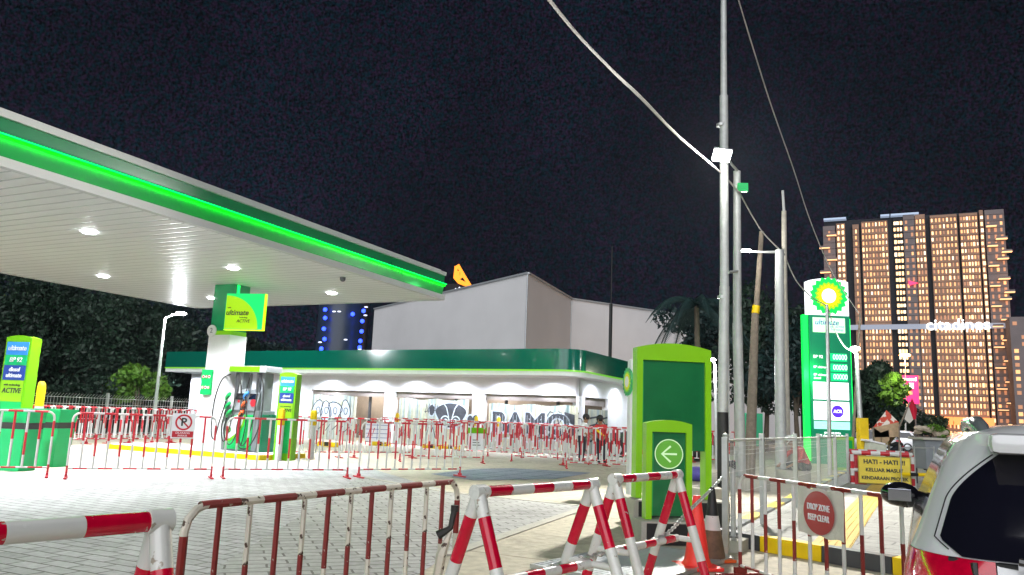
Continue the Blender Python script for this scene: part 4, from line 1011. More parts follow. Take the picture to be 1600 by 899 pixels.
# thin posts in front of and beside the price sign
s0 = G(1297, 742); pole('signal_post', 'thin grey post standing right in front of the tall price sign', [(s0.x, s0.y, 0), AT(1292, 476, s0.y)], [(.065, .05)], ['galv'], 'post')
s1 = G(1349, 735); t = pole('street_lamp', 'slim street lamp with small white lamp just right of the tall price sign', [(s1.x, s1.y, 0), AT(1338, 552, s1.y)], [(.1, .07)], ['galv'], 'street lamp')
b = MB(); b.sphere(AT(1336, 545, s1.y)-Vector((s1.x, s1.y, 0)), .14, 0, 12, (1.2, 1, .6)); b.build('lamp_head', 'lampw', t, True)
lamp('POINT', 'small_street_lamp', AT(1336, 545, s1.y-.4), 120, (1, .98, .92), rad=.1)
b = MB(); b.path([(0, 0, 2.5), (0.02, 0, 2.5)], .2, 6); 
t = pole('cable_post', 'thin upright post carrying cables above the small street lamp right of the price sign', [(s1.x+.25, s1.y+1.5, 0), AT(1344, 490, s1.y+1.5)], [(.06, .04)], ['wood'], 'pole')
# street lamp left
b0 = G(237, 668); yl = 30
def slamp(px0, py0, px1, py1, hx_, hy_, Yd, label, en, col=(.9, .95, 1), r=.07, lm='lampw', base=True):
    top = AT(px1, py1, Yd); hd = AT(hx_, hy_, Yd); bs = Vector((AT(px0, py0, Yd).x, Yd, 0))
    t = thing('street_lamp', label, 'street lamp', bs)
    b = MB(); b.path([(0, 0, 0), top-bs], [r, r*.7], 12); b.build('post', 'pole', t, True)
    b = MB(); b.path([top-bs, (top-bs)+(hd-top)*.5+Vector((0, 0, .04)), hd-bs], r*.5, 8); b.build('arm', 'pole', t, True)
    b = MB(); b.sphere(hd-bs, .16*Yd/28, 0, 12, (1.3, .8, .4)); b.build('lamp_head', lm, t, True)
    lamp('POINT', 'street_lamp_bulb', hd+Vector((0, -.3, -.12)), en, col, rad=.1); return t
slamp(240, 660, 258, 497, 283, 490, 29, 'pale street lamp with angled arm before the dark trees at left', 500)
slamp(1120, 690, 1117, 570, 1110, 562, 24, 'short white curved street lamp just right of the tall blank green board', 220, r=.06)
slamp(1413, 660, 1415, 600, 1414, 555, 60, 'street lamp with glowing orange sodium head in front of the apartment tower', 1500, (1, .5, .15), lm='lampo')
slamp(1372, 680, 1372, 650, 1376, 637, 55, 'distant low street lamp with cold white glow left of the flag', 300)
# cables
def cable(pts, r, label, m_='galv', strands=1):
    P2 = []
    for k in range(len(pts)-1):
        p0 = pts[max(k-1, 0)]; p1 = pts[k]; p2 = pts[k+1]; p3 = pts[min(k+2, len(pts)-1)]
        for j in range(8):
            t_ = j/8; P2.append(.5*((2*p1)+(p2-p0)*t_+(2*p0-5*p1+4*p2-p3)*t_**2+(3*p1-p0-3*p2+p3)*t_**3))
    P2.append(pts[-1]); b = MB()
    for s_ in range(strands):
        q2 = [p+Vector((0, 0, (.03*s_-.03+.006*math.sin(i*.21+s_*2)) if strands > 1 else 0)) for i, p in enumerate(P2)]
        b.path(q2, r, 6)
    o = b.build('overhead_cable', m_, None, True); tag(o, label, 'cable'); return o
M['cab'] = mat('pale_weathered_cable', (.34, .32, .3), .6, var=.2, vs=2)
cable([AT(840, -25, 7.5), AT(900, 50, 9.0), AT(960, 112, 10.8), AT(1000, 150, 12), AT(1060, 212, 14), AT(1125, 268, yd-.1), AT(1155, 300, y2-.15)], .014, 'twisted overhead cable bundle sloping from the top edge down to the tallest pole', 'cab', 2)
cable([AT(1155, 300, y2-.15), AT(1190, 360, y3-.2), AT(1224, 395, y4)], .012, 'cable bundle linking the pale pole, the leaning pole and the twin poles', 'cab', 2)
cable([AT(1224, 395, y4), AT(1245, 440, 24), AT(1270, 466, 27), AT(1292, 480, s0.y), AT(1303, 512, 26), AT(1318, 540, s1.y), AT(1336, 552, s1.y)], .02, 'cable drooping from the twin poles past the emblem of the price sign', 'cab', 1)
cable([AT(1148, -20, yd), AT(1175, 70, yd+1), AT(1205, 165, yd+3), AT(1240, 265, yd+6), AT(1266, 345, yd+8.5), AT(1300, 425, yd+11), AT(1342, 490, s1.y+1.5)], .017, 'single overhead cable dropping from the top edge to the post by the price sign', 'cab', 1)
# slim mast in front of the warehouse
m0 = AT(953, 570, 40); m1 = AT(953, 475, 40); m2 = AT(953.5, 385, 40)
t = thing('antenna_mast', 'slim black antenna mast rising behind the shop roof before the warehouse', 'mast', (m0.x, 40, 0))
b = MB(); b.path([(0, 0, 0), (0, 0, m1.z)], .09, 8); b.build('mast', 'black', t, True); b = MB(); b.path([(0, 0, m1.z), (0, 0, m2.z)], .03, 6); b.build('whip', 'black', t, True)

# ------------------------------------------------------------------ price totem
TY = 31; tl = AT(1265, 500, TY); tr_ = AT(1329, 500, TY); tcx = AT(1298, 690, TY).x; TW = (tr_-tl).length
tz = lambda py: AT(1297, py, TY).z
tt = thing('price_totem', 'tall illuminated green fuel price totem topped by a sunflower emblem', 'totem', (tcx, TY, 0), 2)
W2 = TW/2; top = tz(437); hz = tz(494)
b = MB(); b.bb(-W2, W2, -.18, .18, 0, hz-.005); b.build('cabinet', mat('lit_green_cabinet', (0, .22, .11), .35, em=(0, .3, .13), es=.12, var=.05), tt)
hd = [(-W2, hz), (W2*.97, hz), (W2*.97, top-.12)]+[(W2*.97-W2*1.97*i/12, top-.12+.12*(1-(2*i/12-1)**2)) for i in range(13)][1:]
b = MB(); b.prism(hd, -.2, .2); hb_ = b.build('header', emat('lit_white_header', (.92, .94, 1), 1.0), tt)
emblem(.80, hb_, (.0, -.205, tz(464)), lit=True)
b = MB(); b.bb(-W2-.22, -W2-.02, -.1, .1, .1, hz); b.build('edge_light', emat('lit_green_edge', (0, 1, .08), 1.0), tt)
b = MB(); b.bb(W2+.005, W2+.06, -.1, .1, .1, hz-.1); b.build('edge_trim', 'neong', tt)
def tpanel(y0, y1, x0, x1, m_, nm):
    b = MB(); b.bb(-W2+x0*TW, -W2+x1*TW, -.2, -.184, tz(y1), tz(y0)); return b.build(nm, m_, tt)
pw = emat('lit_white_panel', (.95, .95, 1), 1.25); pl_ = emat('lit_pale_green_panel', (.55, .95, .55), .95); pt = emat('lit_mint_panel', (.35, .95, .72), .9)
p1 = tpanel(498, 521, .09, .88, pl_, 'ultimate_panel'); text('ultimate', .30, mat('blue_lettering', (.02, .15, .6), .5), p1, (-.12, -.206, tz(505.5)), shear=.2, bold=.004); text('with ACTIVE\nTechnology', .11, mat('blue_lettering', (.02, .15, .6), .5), p1, (.3, -.206, tz(514)))
wt = emat('lit_white_letters', (1, 1, 1), 1.3); gd = emat('lit_green_digits', (.5, 1, .6), 1.5)
for i, (py, s_) in enumerate(((559, 'BP 92'), (575, 'BP ultimate'), (589.5, 'BP ultimate\ndiesel'))):
    pn = tpanel(py-6, py+6, .5, .9, emat('lit_green_price_panel', (0, .65, .2), .9), 'price_panel')
    text('00000', .30, gd, pn, (.38, -.206, tz(py)), sx=.78, bold=.003); text(s_, .17 if i == 0 else .13, wt, tt, (-W2+.08*TW, -.19, tz(py)), name='grade_name', align='LEFT')
p2 = tpanel(598, 625, .06, .92, pw, 'white_panel'); text('Bakulan Rasa BP', .11, 'grey', p2, (0, -.206, tz(606)))
p3 = tpanel(628, 657, .06, .92, pw, 'white_panel')
b = MB(); b.cyl((.22, -.204, tz(643)), (.22, -.212, tz(643)), .24, n=28); d_ = b.build('blue_roundel', emat('lit_violet', (.09, .02, .65), .8), p3); text('ACR', .17, wt, d_, (.22, -.218, tz(643)), bold=.004); text('tersedia di sini', .08, 'grey', p3, (.1, -.206, tz(632)))
p4 = tpanel(659, 671, .06, .92, pt, 'mint_panel'); text('bersih  toilet  musholla', .09, 'text', p4, (0, -.206, tz(665)))
text('SPBU JAKARTA\nPT. Aneka Petroindo Raya', .1, wt, tt, (0, -.19, tz(679)), name='owner_lettering', bold=.002)
lamp('POINT', 'totem_glow', (tcx-.9, TY-.6, 3.5), 60, (.1, 1, .25), rad=.3)
t = thing('lime_box', 'lime green cabinet box standing at the foot of the price totem', 'cabinet', G(1316, 735), 0)
b = MB(); b.bb(-.35, .35, -.2, .2, 0, 1.12, bev=.03); b.build('body', 'lime', t); b = MB(); b.bb(-.28, .28, -.208, -.201, .1, 1.0); b.build('door', 'mgreen', t)
# KELUAR sign
t = thing('exit_sign', 'small green vertical sign reading KELUAR between the leaning pole and the twin poles', 'sign', AT(1178, 700, 24) * Vector((1, 1, 0)), 0)
b = MB(); b.bb(-.27, .27, -.04, .04, .75, tz(645) if False else AT(1178, 646, 24).z); b.build('board', mat('lit_sign_green', (.02, .3, .15), .5), t)
text('K\nE\nL\nU\nA\nR', .16, 'text', t, (0, -.045, 1.15)); b = MB(); b.path([(0, .0, 0), (0, 0, .75)], .04, 8); b.build('post', 'galv', t)

# ================================================================== BACKGROUND BUILDINGS
# warehouse
def wallrun(pxs, name, p0=None):
    pass
wp = [AT(825, 428, 57)]
wp0 = wp[0]; hgt = wp0.z
def along(px, frm, ang):         # point on the line from frm at heading ang seen in photo column px (level tops)
    p = HIT(px, 600, frm, ang); return Vector((p.x, p.y, 0))
WC = Vector((wp0.x, wp0.y, 0)); WL = along(577, WC, 90+33); 
WM = along(890, WC, 90-20); WR = along(1250, WM, 90-57)
ware = thing('warehouse', 'big plain pale grey warehouse with stepped flat walls behind the shop', 'warehouse', WC, 0)
poly = [WL-WC, WC-WC, WM-WC, WR-WC, WR-WC+Vector((-14, 22, 0)), WL-WC+Vector((12, 22, 0))]
b = MB(); b.slab([p[:2] for p in poly], 0, hgt); b.build('wall', 'shed', ware)
for (q0, q1) in ((poly[0], poly[1]), (poly[1], poly[2]), (poly[2], poly[3])):
    d_ = (q1-q0); n_ = int(d_.length/3.2); nn_ = Vector((d_.y, -d_.x, 0)).normalized()*.03
    if nn_.y > 0: nn_ = -nn_
    p = (q0+q1)/2+nn_; b = MB(); b.box((p.x, p.y, hgt+.06), (d_.length, .18, .14), 0, Matrix.Rotation(math.atan2(d_.y, d_.x), 3, 'Z')); b.build('parapet_cap', 'lgrey', ware)
for p in (poly[1], poly[2]):
    b = MB(); b.path([(p.x-.02, p.y-.06, 0), (p.x-.02, p.y-.06, hgt-.1)], .05, 6); b.build('corner_trim', 'lgrey', ware)
# round office tower with blue lamps
rt = AT(535, 520, 190); t = thing('office_tower', 'dark round office tower with vertical rows of blue lamps seen under the canopy', 'building', (rt.x, 190, 0))
rdk = mat('dark_curtain_wall', (.03, .05, .08), .3, var=.2, vs=.3); tw = (AT(574, 520, 190).x-AT(496, 520, 190).x)/2; th = AT(535, 466, 190).z
b = MB(); b.lathe([(tw, 0), (tw, th)], n=40); b.build('curtain_wall', rdk, t, True)
for k in range(11):
    z = th*(.1+k*.085); b = MB(); b.lathe([(tw+.1, z), (tw+.35, z), (tw+.35, z+.4), (tw+.1, z+.4)], n=40); b.build('floor_band', mat('glowing_floor_band', (.12, .2, .24), .5, em=(.1, .3, .4), es=.16), t, True)  # faint emission put into the floor bands to brighten them
bl = emat('blue_lamp', (.02, .05, 1), 5)
for px, py in ((508, 484), (508, 497), (506, 514), (502, 545), (507, 530), (551, 491), (568, 486), (566, 502), (565, 518), (563, 533), (562, 543)):
    p = AT(px, py, 190-tw-.8)-Vector((rt.x, 190, 0)); b = MB(); b.sphere(p, .5, 0, 10); b.build('blue_lamp', bl, t, True)
wl_ = emat('dim_white_lamp', (.8, .85, 1), 1.2)
for px, py in ((522, 487), (530, 487), (540, 531), (562, 546), (572, 480), (571, 493), (500, 535)):
    p = AT(px, py, 190-tw-.8)-Vector((rt.x, 190, 0)); b = MB(); b.sphere(p, .3, 0, 8, (1.6, 1, .6)); b.build('white_lamp', wl_, t, True)
# orange rooftop sign on a dark block
ob = AT(722, 460, 230); t = thing('dark_tower', 'dark tower with a glowing orange triangular roof sign behind the warehouse', 'building', (ob.x, 232, 0))
zz = AT(722, 447, 230).z
b = MB(); b.bb(-5, 7, -5, 8, 0, zz); b.build('wall', mat('night_facade', (.012, .014, .018), .8), t)
b = MB(); oo = Vector((ob.x, 232, 0))
def tp(px, py): p = AT(px, py, 226)-oo; return (p.x, p.z)
ribbon(b, [tp(713, 416), tp(711, 434), tp(717, 441), tp(733, 447)], 1.0, -6); ribbon(b, [tp(715, 414), tp(724, 430), tp(735, 448)], 1.0, -6.05); ribbon(b, [tp(714, 424), tp(716, 436), tp(722, 430)], 1.6, -6.1); ribbon(b, [tp(712, 436), tp(724, 442), tp(732, 446)], .9, -6.15)
b.build('roof_sign', emat('orange_sign', (1, .26, .0), 1.3), t)
for px, py in ((706, 455), (712, 452), (718, 450)):
    b = MB(); p = AT(px, py, 226)-oo; b.sphere(p, .3, 0, 8); b.build('roof_lamp', wl_, t)

# apartment tower
TD = 360; tp0 = AT(1440, 600, TD); VA = 180-(-(-25.43)) ; VA = -25.43
tA = thing('apartment_tower', 'very tall apartment tower full of lit warm windows with a white lettered band', 'building', (tp0.x, TD, 0), VA)
tm = Matrix.Translation((tp0.x, TD, 0)) @ Matrix.Rotation(R(VA), 4, 'Z'); tmi = tm.inverted()
def TX(px, py): 
    l = tmi @ HIT(px, py, (tp0.x, TD, 0), VA); return l.x, l.z
ztop = TX(1440, 332)[1]; x0t = TX(1288, 500)[0]; x1t = TX(1582, 500)[0]
NF = 34; fh = ztop/NF
M['fac'] = mat('brown_concrete_facade', (.44, .26, .18), .8, var=.25, vs=.08)
M['fac2'] = mat('grey_facade', (.24, .20, .20), .8, var=.2, vs=.1)
M['facd'] = mat('recessed_dark_facade', (.02, .022, .03), .8)
WMs = [emat('warm_window', (1, .58, .27), 1.9), emat('amber_window', (1, .46, .18), 1.05), emat('dim_window', (.9, .4, .2), .28), emat('pale_window', (1, .75, .5), 1.5)]
b = MB(); b.bb(x0t+1, x1t-5, 2.2, 16, 0, ztop-1); b.build('core', 'facd', tA)
wins = []
def block(pa_, pb_, depth, m_, cols, kind, nm='facade_block', top=0):
    a = TX(pa_, 500)[0]; c = TX(pb_, 500)[0]
    pr = [(2.19, 0), (depth, 0)]
    for f in range(1, NF-int(top/fh)): pr += [(depth, f*fh-.15), (depth-.25, f*fh-.15), (depth-.25, f*fh+.15), (depth, f*fh+.15)]
    pr += [(depth, ztop-top), (2.19, ztop-top)]; n_ = len(pr)
    b = MB(); b.add([(a, y, z) for y, z in pr]+[(c, y, z) for y, z in pr], [(i, (i+1) % n_, n_+(i+1) % n_, n_+i) for i in range(n_)]+[tuple(range(n_)), tuple(range(2*n_-1, n_-1, -1))]); b.build(nm, m_, tA)
    for f in range(NF-1-int(top/fh)):
        for k in range(cols):
            x = a+(c-a)*(k+.5)/cols; wins.append((x, depth, f*fh+fh*.55, kind, f, k))
block(1290, 1309, -.6, 'fac2', 1, 'dark', top=4)
block(1311, 1325, 0, 'fac', 2, 'bright', top=3)
block(1337, 1347, -.4, 'fac', 1, 'mid', top=4)
block(1351, 1393, -.2, 'fac', 8, 'mid', top=3)
block(1402, 1417, .5, 'facd', 3, 'bright', top=2)
block(1418, 1436, -.2, 'fac2', 2, 'sparse', top=0)
block(1437, 1453, -.1, 'fac', 3, 'mid', top=1)
block(1461, 1504, -.4, 'fac', 7, 'mid', top=2)
block(1508, 1537, -.4, 'fac', 6, 'mid', top=2)
block(1540, 1546, -.6, 'fac', 1, 'bright', top=1)
block(1549, 1580, .2, 'fac2', 3, 'sparse', top=1)
rn = random.Random(11); sets = {0: MB(), 1: MB(), 2: MB(), 3: MB()}; shown = 0
pane = {}
for wv, hv in ((.8, 1.9), (1.1, 1.6)):
    pane[(wv, hv)] = None
band = TX(1440, 511)[1]
for (x, dpt, z, kind, f, k) in wins:
    if abs(z-band) < 2.0: continue
    r_ = rn.random()
    if kind == 'bright': mi_ = 0 if r_ < .85 else 3; 
    elif kind == 'mid': mi_ = 1 if r_ < .50 else (0 if r_ < .72 else (2 if r_ < .90 else 3))
    elif kind == 'sparse': mi_ = 2 if r_ < .65 else (1 if r_ < .85 else -1)
    else: mi_ = 2 if r_ < .5 else -1
    if mi_ < 0: continue
    wv = (.66 if kind == 'mid' else .9)*rn.uniform(.8, 1.25); hv = fh*.6*rn.uniform(.75, 1.05)
    if kind == 'mid' and k % 2: wv *= .7
    xx_ = x+rn.uniform(-.15, .15)
    if shown < 100 and kind in ('bright',) :
        b = MB(); b.bb(xx_-wv/2, xx_+wv/2, dpt-.12, dpt-.003, z-hv/2, z+hv/2); b.build('window', WMs[mi_], tA); shown += 1
    else: sets[mi_].bb(xx_-wv/2, xx_+wv/2, dpt-.12, dpt-.003, z-hv/2, z+hv/2)
allw = MB()
for k, s_ in sets.items(): allw.add(s_.v, s_.f, k)
o = allw.build('windows', WMs, tA); o['kind'] = 'stuff'
# lit balconies at both ends
bal = emat('lit_balcony', (1, .5, .22), 1.3)
for side, (a_, c_, every, off) in enumerate(((1284, 1300, 4, 0), (1296, 1311, 4, 2), (1550, 1566, 3, 0), (1564, 1582, 3, 1), (1572, 1588, 6, 2))):
    a = TX(a_, 500)[0]; c = TX(c_, 500)[0]
    for f in range(off+1, NF-2, every):
        z = f*fh
        if side < 2 and f < 18: continue
        b = MB(); b.bb(a, c, -2.4, -.3, z, z+.35); b.bb(a, c, -2.4, -2.3, z+.35, z+1.2, 1); b.build('balcony', [bal, 'fac2'], tA)
# white band with lettering
b = MB(); xa = TX(1325, 511)[0]; b.bb(xa, x1t, -1.3, -.7, band-1.2, band+1.2); bd = b.build('sign_band', emat('lit_grey_band', (.5, .55, .68), .22), tA)
text('citadines', 7.4, emat('lit_white_sign', (1, .97, .93), 1.5), bd, (TX(1496, 511)[0], -1.6, band+.5), bold=.08, ext=.2)
for (a_, c_, py) in ((1457, 1488, 657), (1490, 1510, 657), (1523, 1552, 658)):
    a = TX(a_, 650)[0]; c = TX(c_, 650)[0]; z = TX(1490, 652)[1]; b = MB(); b.bb(a, c, -3, -.7, max(.5, z-3.5), z); b.build('podium_lights', emat('orange_podium', (1, .33, .08), 1.0), tA)
for (a_, c_) in ((1287, 1322), (1376, 1390), (1392, 1418), (1418, 1436)):
    a = TX(a_, 345)[0]; c = TX(c_, 345)[0]; b = MB(); b.bb(a, c, -.6, 5, ztop-.8, ztop+.1); b.build('roof_light_band', emat('cool_roof_light', (.6, .75, 1), .3), tA)
b = MB(); rz0 = TX(1427, 443); b.prism([(rz0[0]-2, rz0[1]-1.2), (rz0[0]+2, rz0[1]-.2), (rz0[0]-2, rz0[1]+1.2)], -1.5, -1.0); b.build('red_beacon', emat('red_beacon', (1, .02, .1), 2), tA)
# neighbouring building at right edge
t = thing('apartment_block', 'dim apartment block with sparse lights at the right edge behind the tower', 'building', AT(1610, 600, 330)*Vector((1, 1, 0)), VA)
b = MB(); hh = AT(1600, 495, 330).z; b.bb(-6, 25, 0, 15, 0, hh); b.build('wall', 'fac2', t)
for f in range(0, int(hh/3)):
    for k in range(6):
        if rn.random() < .6:
            b = MB(); b.bb(-5+k*3, -3.4+k*3, -.15, -.003, f*3+1, f*3+2.6); b.build('window', WMs[rn.choice((1, 2, 2))], t)
# pink billboard
t = thing('billboard', 'bright pink illuminated billboard before the tower above the flag', 'billboard', AT(1419, 690, 62)*Vector((1, 1, 0)), -5)
pa_ = AT(1419, 587, 62); pb_ = AT(1419, 631, 62); hw = (AT(1437, 600, 62).x-AT(1401, 600, 62).x)/2
b = MB(); b.bb(-hw, hw, -.15, .15, pb_.z, pa_.z); pk = b.build('panel', emat('pink_panel', (1, .03, .22), .85), t)
text('Raymond', .42, wt, pk, (0, -.17, pa_.z-.3), bold=.01); 
b = MB(); b.bb(-hw*.6, -.05, -.17, -.151, pa_.z-1.05, pa_.z-.6); b.bb(.1, hw*.6, -.17, -.151, pa_.z-1.05, pa_.z-.6, 1); b.build('panel_marks', [emat('violet_mark', (.4, .2, 1), 1), emat('white_mark', (.8, .85, 1), 1.2)], pk)
text('BI  BI', .4, emat('yellow_mark', (1, .7, .1), 1), pk, (0, -.17, pa_.z-1.4)); 
b = MB(); b.path([(-hw*.7, 0, 0), (-hw*.7, 0, pb_.z)], .09, 8); b.path([(hw*.7, 0, 0), (hw*.7, 0, pb_.z)], .09, 8); b.build('posts', 'dkgrey', t)

# ================================================================== VEGETATION
def leaves(centre, rad, n, size, rnd, clumps=14, droop=0, fill=.5):
    V = np.zeros((n*4, 3)); cs = []
    for k in range(clumps):
        d = Vector((rnd.gauss(0, 1), rnd.gauss(0, 1), rnd.gauss(0, 1))).normalized(); r = rnd.uniform(.35, .85)
        cs.append((Vector(centre)+Vector((d.x*rad[0]*r, d.y*rad[1]*r, d.z*rad[2]*r)), rnd.uniform(.28, .48)))
    rg = np.random.default_rng(rnd.randint(0, 9999))
    idx = rg.integers(0, clumps, n); C_ = np.array([list(c[0]) for c in cs])[idx]; S_ = np.array([c[1] for c in cs])[idx][:, None]
    d = rg.normal(size=(n, 3)); d /= np.linalg.norm(d, axis=1)[:, None]; r = rg.uniform(.45, 1.05, (n, 1))**.6
    P_ = C_+d*r*S_*np.array(rad)
    a = rg.normal(size=(n, 3)); a /= np.linalg.norm(a, axis=1)[:, None]; c2 = rg.normal(size=(n, 3)); b_ = np.cross(a, c2); b_ /= np.linalg.norm(b_, axis=1)[:, None]
    s = size*rg.uniform(.6, 1.4, (n, 1))
    V[0::4] = P_-a*s; V[1::4] = P_-b_*s*.5; V[2::4] = P_+a*s; V[3::4] = P_+b_*s*.5
    me = bpy.data.meshes.new('crown'); me.from_pydata(V.tolist(), [], [(4*i, 4*i+1, 4*i+2, 4*i+3) for i in range(n)]); me.update(); return me, cs
def tree(p, h, rad, n, size, label, seed, m_='leaf', grp=None, trunk_r=.18, crown_z=None, clumps=16, name='leafy_tree'):
    rnd = random.Random(seed); t = thing(name, label, 'tree', (p[0], p[1], 0), 0, grp)
    cz = crown_z if crown_z else h-rad[2]
    me, cs = leaves((0, 0, cz), rad, n, size, rnd, clumps); me.name = 'crown'; me.materials.append(M[m_]); o = bpy.data.objects.new('crown', me); COL.objects.link(o); o.parent = t
    b = MB(); b.path([(0, 0, 0), (rnd.uniform(-.2, .2), 0, cz*.4), (rnd.uniform(-.3, .3), 0, cz*.85), (0, 0, cz)], [trunk_r, trunk_r*.75, trunk_r*.5, trunk_r*.3], 8)
    for c, r in cs[:9]: b.path([(0, 0, cz*.55), (c*.5+Vector((0, 0, cz*.3))), c], [trunk_r*.4, trunk_r*.25, .03], 5)
    b.build('trunk', 'bark', t, True); return t
lb = ['broad dark tree at the far left edge, filling the view under the canopy', 'tall dark tree second from the left behind the wire fence', 'tall dense dark tree behind the wire fence left of the pale street lamp',
      'dark tree just behind the pale street lamp at left', 'dark tree between the shop end and the pillar', 'dark tree filling the gap left of the shop roof']
for i, (px, top, Yd, rx) in enumerate(((-30, 400, 40, 5.5), (60, 405, 44, 5.5), (140, 430, 40, 5.5), (225, 445, 46, 6), (300, 480, 48, 5), (380, 492, 56, 6))):
    p = AT(px, 600, Yd); h = AT(px, top, Yd).z
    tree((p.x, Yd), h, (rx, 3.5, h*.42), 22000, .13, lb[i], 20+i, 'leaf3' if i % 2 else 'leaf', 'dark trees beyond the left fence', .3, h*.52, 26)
lb = ['small pale leaved shrub left of the street lamp above the wire fence', 'low shrub at the left behind the bins and fence', 'low shrub between the pylon and street lamp behind the fence']
for i, (px, Yd) in enumerate(((218, 34), (110, 33), (165, 34))):
    p = AT(px, 600, Yd); tree((p.x, Yd), 3.0 if i == 0 else 2.3, (1.5, 1, 1.0), 2200, .12, lb[i], 50+i, 'leaf2' if i == 0 else 'leaf', 'shrubs behind the left fence', .06, name='shrub', clumps=7)
# palm beside warehouse
def palm(p, h, label, seed, nf=15, fl=2.6):
    rnd = random.Random(seed); t = thing('palm_tree', label, 'palm', (p[0], p[1], 0)); b = MB(); b.path([(0, 0, 0), (.15, 0, h*.5), (.1, 0, h)], [.2, .14, .11], 10); b.build('trunk', 'bark', t, True)
    for k in range(nf):
        a = 2*math.pi*k/nf+rnd.uniform(-.2, .2); el = rnd.uniform(.1, 1.1); b = MB(); P_ = []
        for j in range(9):
            u_ = j/8; P_.append(Vector((.1+math.cos(a)*fl*u_*math.cos(el*.5), math.sin(a)*fl*u_*math.cos(el*.5), h+fl*(math.sin(el)*u_-1.15*u_*u_))))
        b.path(P_, [.03]*8+[.008], 4)
        for j in range(1, 60):
            u_ = j/60*8; q = P_[min(7, int(u_))].lerp(P_[min(8, int(u_)+1)], u_-int(u_)); d = (P_[min(8, int(u_)+1)]-P_[int(u_)]).normalized(); s_ = d.cross(Vector((0, 0, 1))).normalized()
            for sg in (-1, 1):
                l = .55*math.sin(math.pi*min(1, (u_/8)*.85+.15)); e = q+s_*sg*l*.7+d*l*.4+Vector((0, 0, -l*.55)); b.add([q, q+d*.05, e], [(0, 1, 2)])
        b.build('frond', 'leaf3', t)
pp_ = AT(1085, 470, 34); palm((pp_.x, 34), AT(1085, 478, 34).z, 'dark palm tree drooping behind the tall blank green board', 4)
for i, (px, top, bot, Yd, rx, m_, lab, n_) in enumerate(((1195, 452, 690, 42, 3.4, 'leaf', 'dark bushy tree behind the leaning pole and twin poles', 9000), (1245, 500, 690, 40, 2.2, 'leaf3', 'dark tree just left of the lit price totem', 6000),
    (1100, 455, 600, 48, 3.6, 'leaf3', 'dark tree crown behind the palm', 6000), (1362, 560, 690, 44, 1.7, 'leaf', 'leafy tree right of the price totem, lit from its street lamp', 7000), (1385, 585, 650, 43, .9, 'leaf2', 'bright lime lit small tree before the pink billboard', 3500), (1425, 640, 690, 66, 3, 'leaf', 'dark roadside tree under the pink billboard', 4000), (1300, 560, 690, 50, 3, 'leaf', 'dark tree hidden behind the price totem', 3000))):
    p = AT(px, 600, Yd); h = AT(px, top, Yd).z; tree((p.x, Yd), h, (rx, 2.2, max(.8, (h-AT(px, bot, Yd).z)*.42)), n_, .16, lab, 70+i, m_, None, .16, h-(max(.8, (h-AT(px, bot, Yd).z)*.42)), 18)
lamp('POINT', 'tree_lamp', AT(1395, 590, 41), 90, (1, .95, .7), rad=.2)
# left wire fence
e0 = G(40, 688); e1 = G(310, 684); fL = (e1-e0); e0 = e0-fL*.8; fL = e1-e0
t = thing('wire_fence', 'white bent top wire fence along the left edge of the forecourt under the trees', 'fence', e0, math.degrees(math.atan2(fL.y, fL.x))); LL = fL.length
b = MB()
for k in range(int(LL/.12)): b.path([(k*.12, 0, .05), (k*.12, 0, 1.45), (k*.12, -.12, 1.55)], .006, 4, 0, False)
b.build('wires', 'white', t); b = MB()
for z in (.2, .7, 1.2, 1.42): b.path([(0, .008, z), (LL, .008, z)], .008, 4)
b.build('rails', 'white', t)
for k in range(int(LL/3)+1):
    b = MB(); b.bb(k*3-.04, k*3+.04, .02, .1, 0, 1.62); b.build('post', 'galv', t)
struct(sheet('grass_verge', [e0+Vector((-9, 2, 0)), e1+Vector((-1, 1.5, 0)), Vector((-8, 60, 0)), Vector((-45, 60, 0))], .004, mat('dark_verge', (.02, .035, .015), .9, var=.4, vs=2)))

# ================================================================== STREET CLUTTER ON THE RIGHT
# banner barrier box
bp0 = G(1338, 764); 
t = thing('warning_barrier', 'red and white taped barrier frame holding the yellow HATI HATI warning board', 'barrier', G(1380, 768), -16)
bwid = (AT(1424, 760, G(1380, 768).y).x-AT(1337, 760, G(1380, 768).y).x)
b = MB()
for x in (-bwid/2, bwid/2): striped(b, (x, 0, 0), (x, 0, .84), .045, [.16]*9, 8); striped(b, (x, .45, 0), (x, .45, .84), .045, [.16]*9, 8, start=1)
striped(b, (-bwid/2, 0, .84), (bwid/2, 0, .84), .05, [.2]*20, 8); striped(b, (-bwid/2, .45, .86), (bwid/2, .45, .86), .05, [.2]*20, 8, start=1)
striped(b, (-bwid/2, 0, .45), (bwid/2, 0, .45), .04, [.2]*20, 8)
b.build('frame', ['white', 'red'], t)
b = MB(); b.bb(-bwid/2+.05, -bwid/2+.3, .02, .43, .1, .8); b.build('red_sheet', 'red', t)
tb = thing('warning_board', 'yellow warning board reading HATI HATI KELUAR MASUK KENDARAAN PROYEK', 'sign', G(1380, 768)+Vector((.0, -.09, .16)), -16)
b = MB(); b.bb(-.55, .55, -.02, .0, 0, .62, bev=.01); b.build('board', mat('yellow_board', (.72, .56, .05), .5, var=.08), tb)
b = MB(); 
for (x0_, x1_, z0_, z1_) in ((-.54, .54, .605, .612), (-.54, .54, .01, .017), (-.54, -.533, .017, .605), (.533, .54, .017, .605)): b.bb(x0_, x1_, -.024, -.0205, z0_, z1_)
b.build('border', 'ink', tb)
text('HATI - HATI !!!', .135, 'ink', tb, (0, -.025, .49), bold=.004); text('KELUAR MASUK', .11, 'ink', tb, (0, -.025, .31), bold=.003); text('KENDARAAN PROYEK', .105, 'ink', tb, (0, -.025, .13), bold=.003, sx=.92)
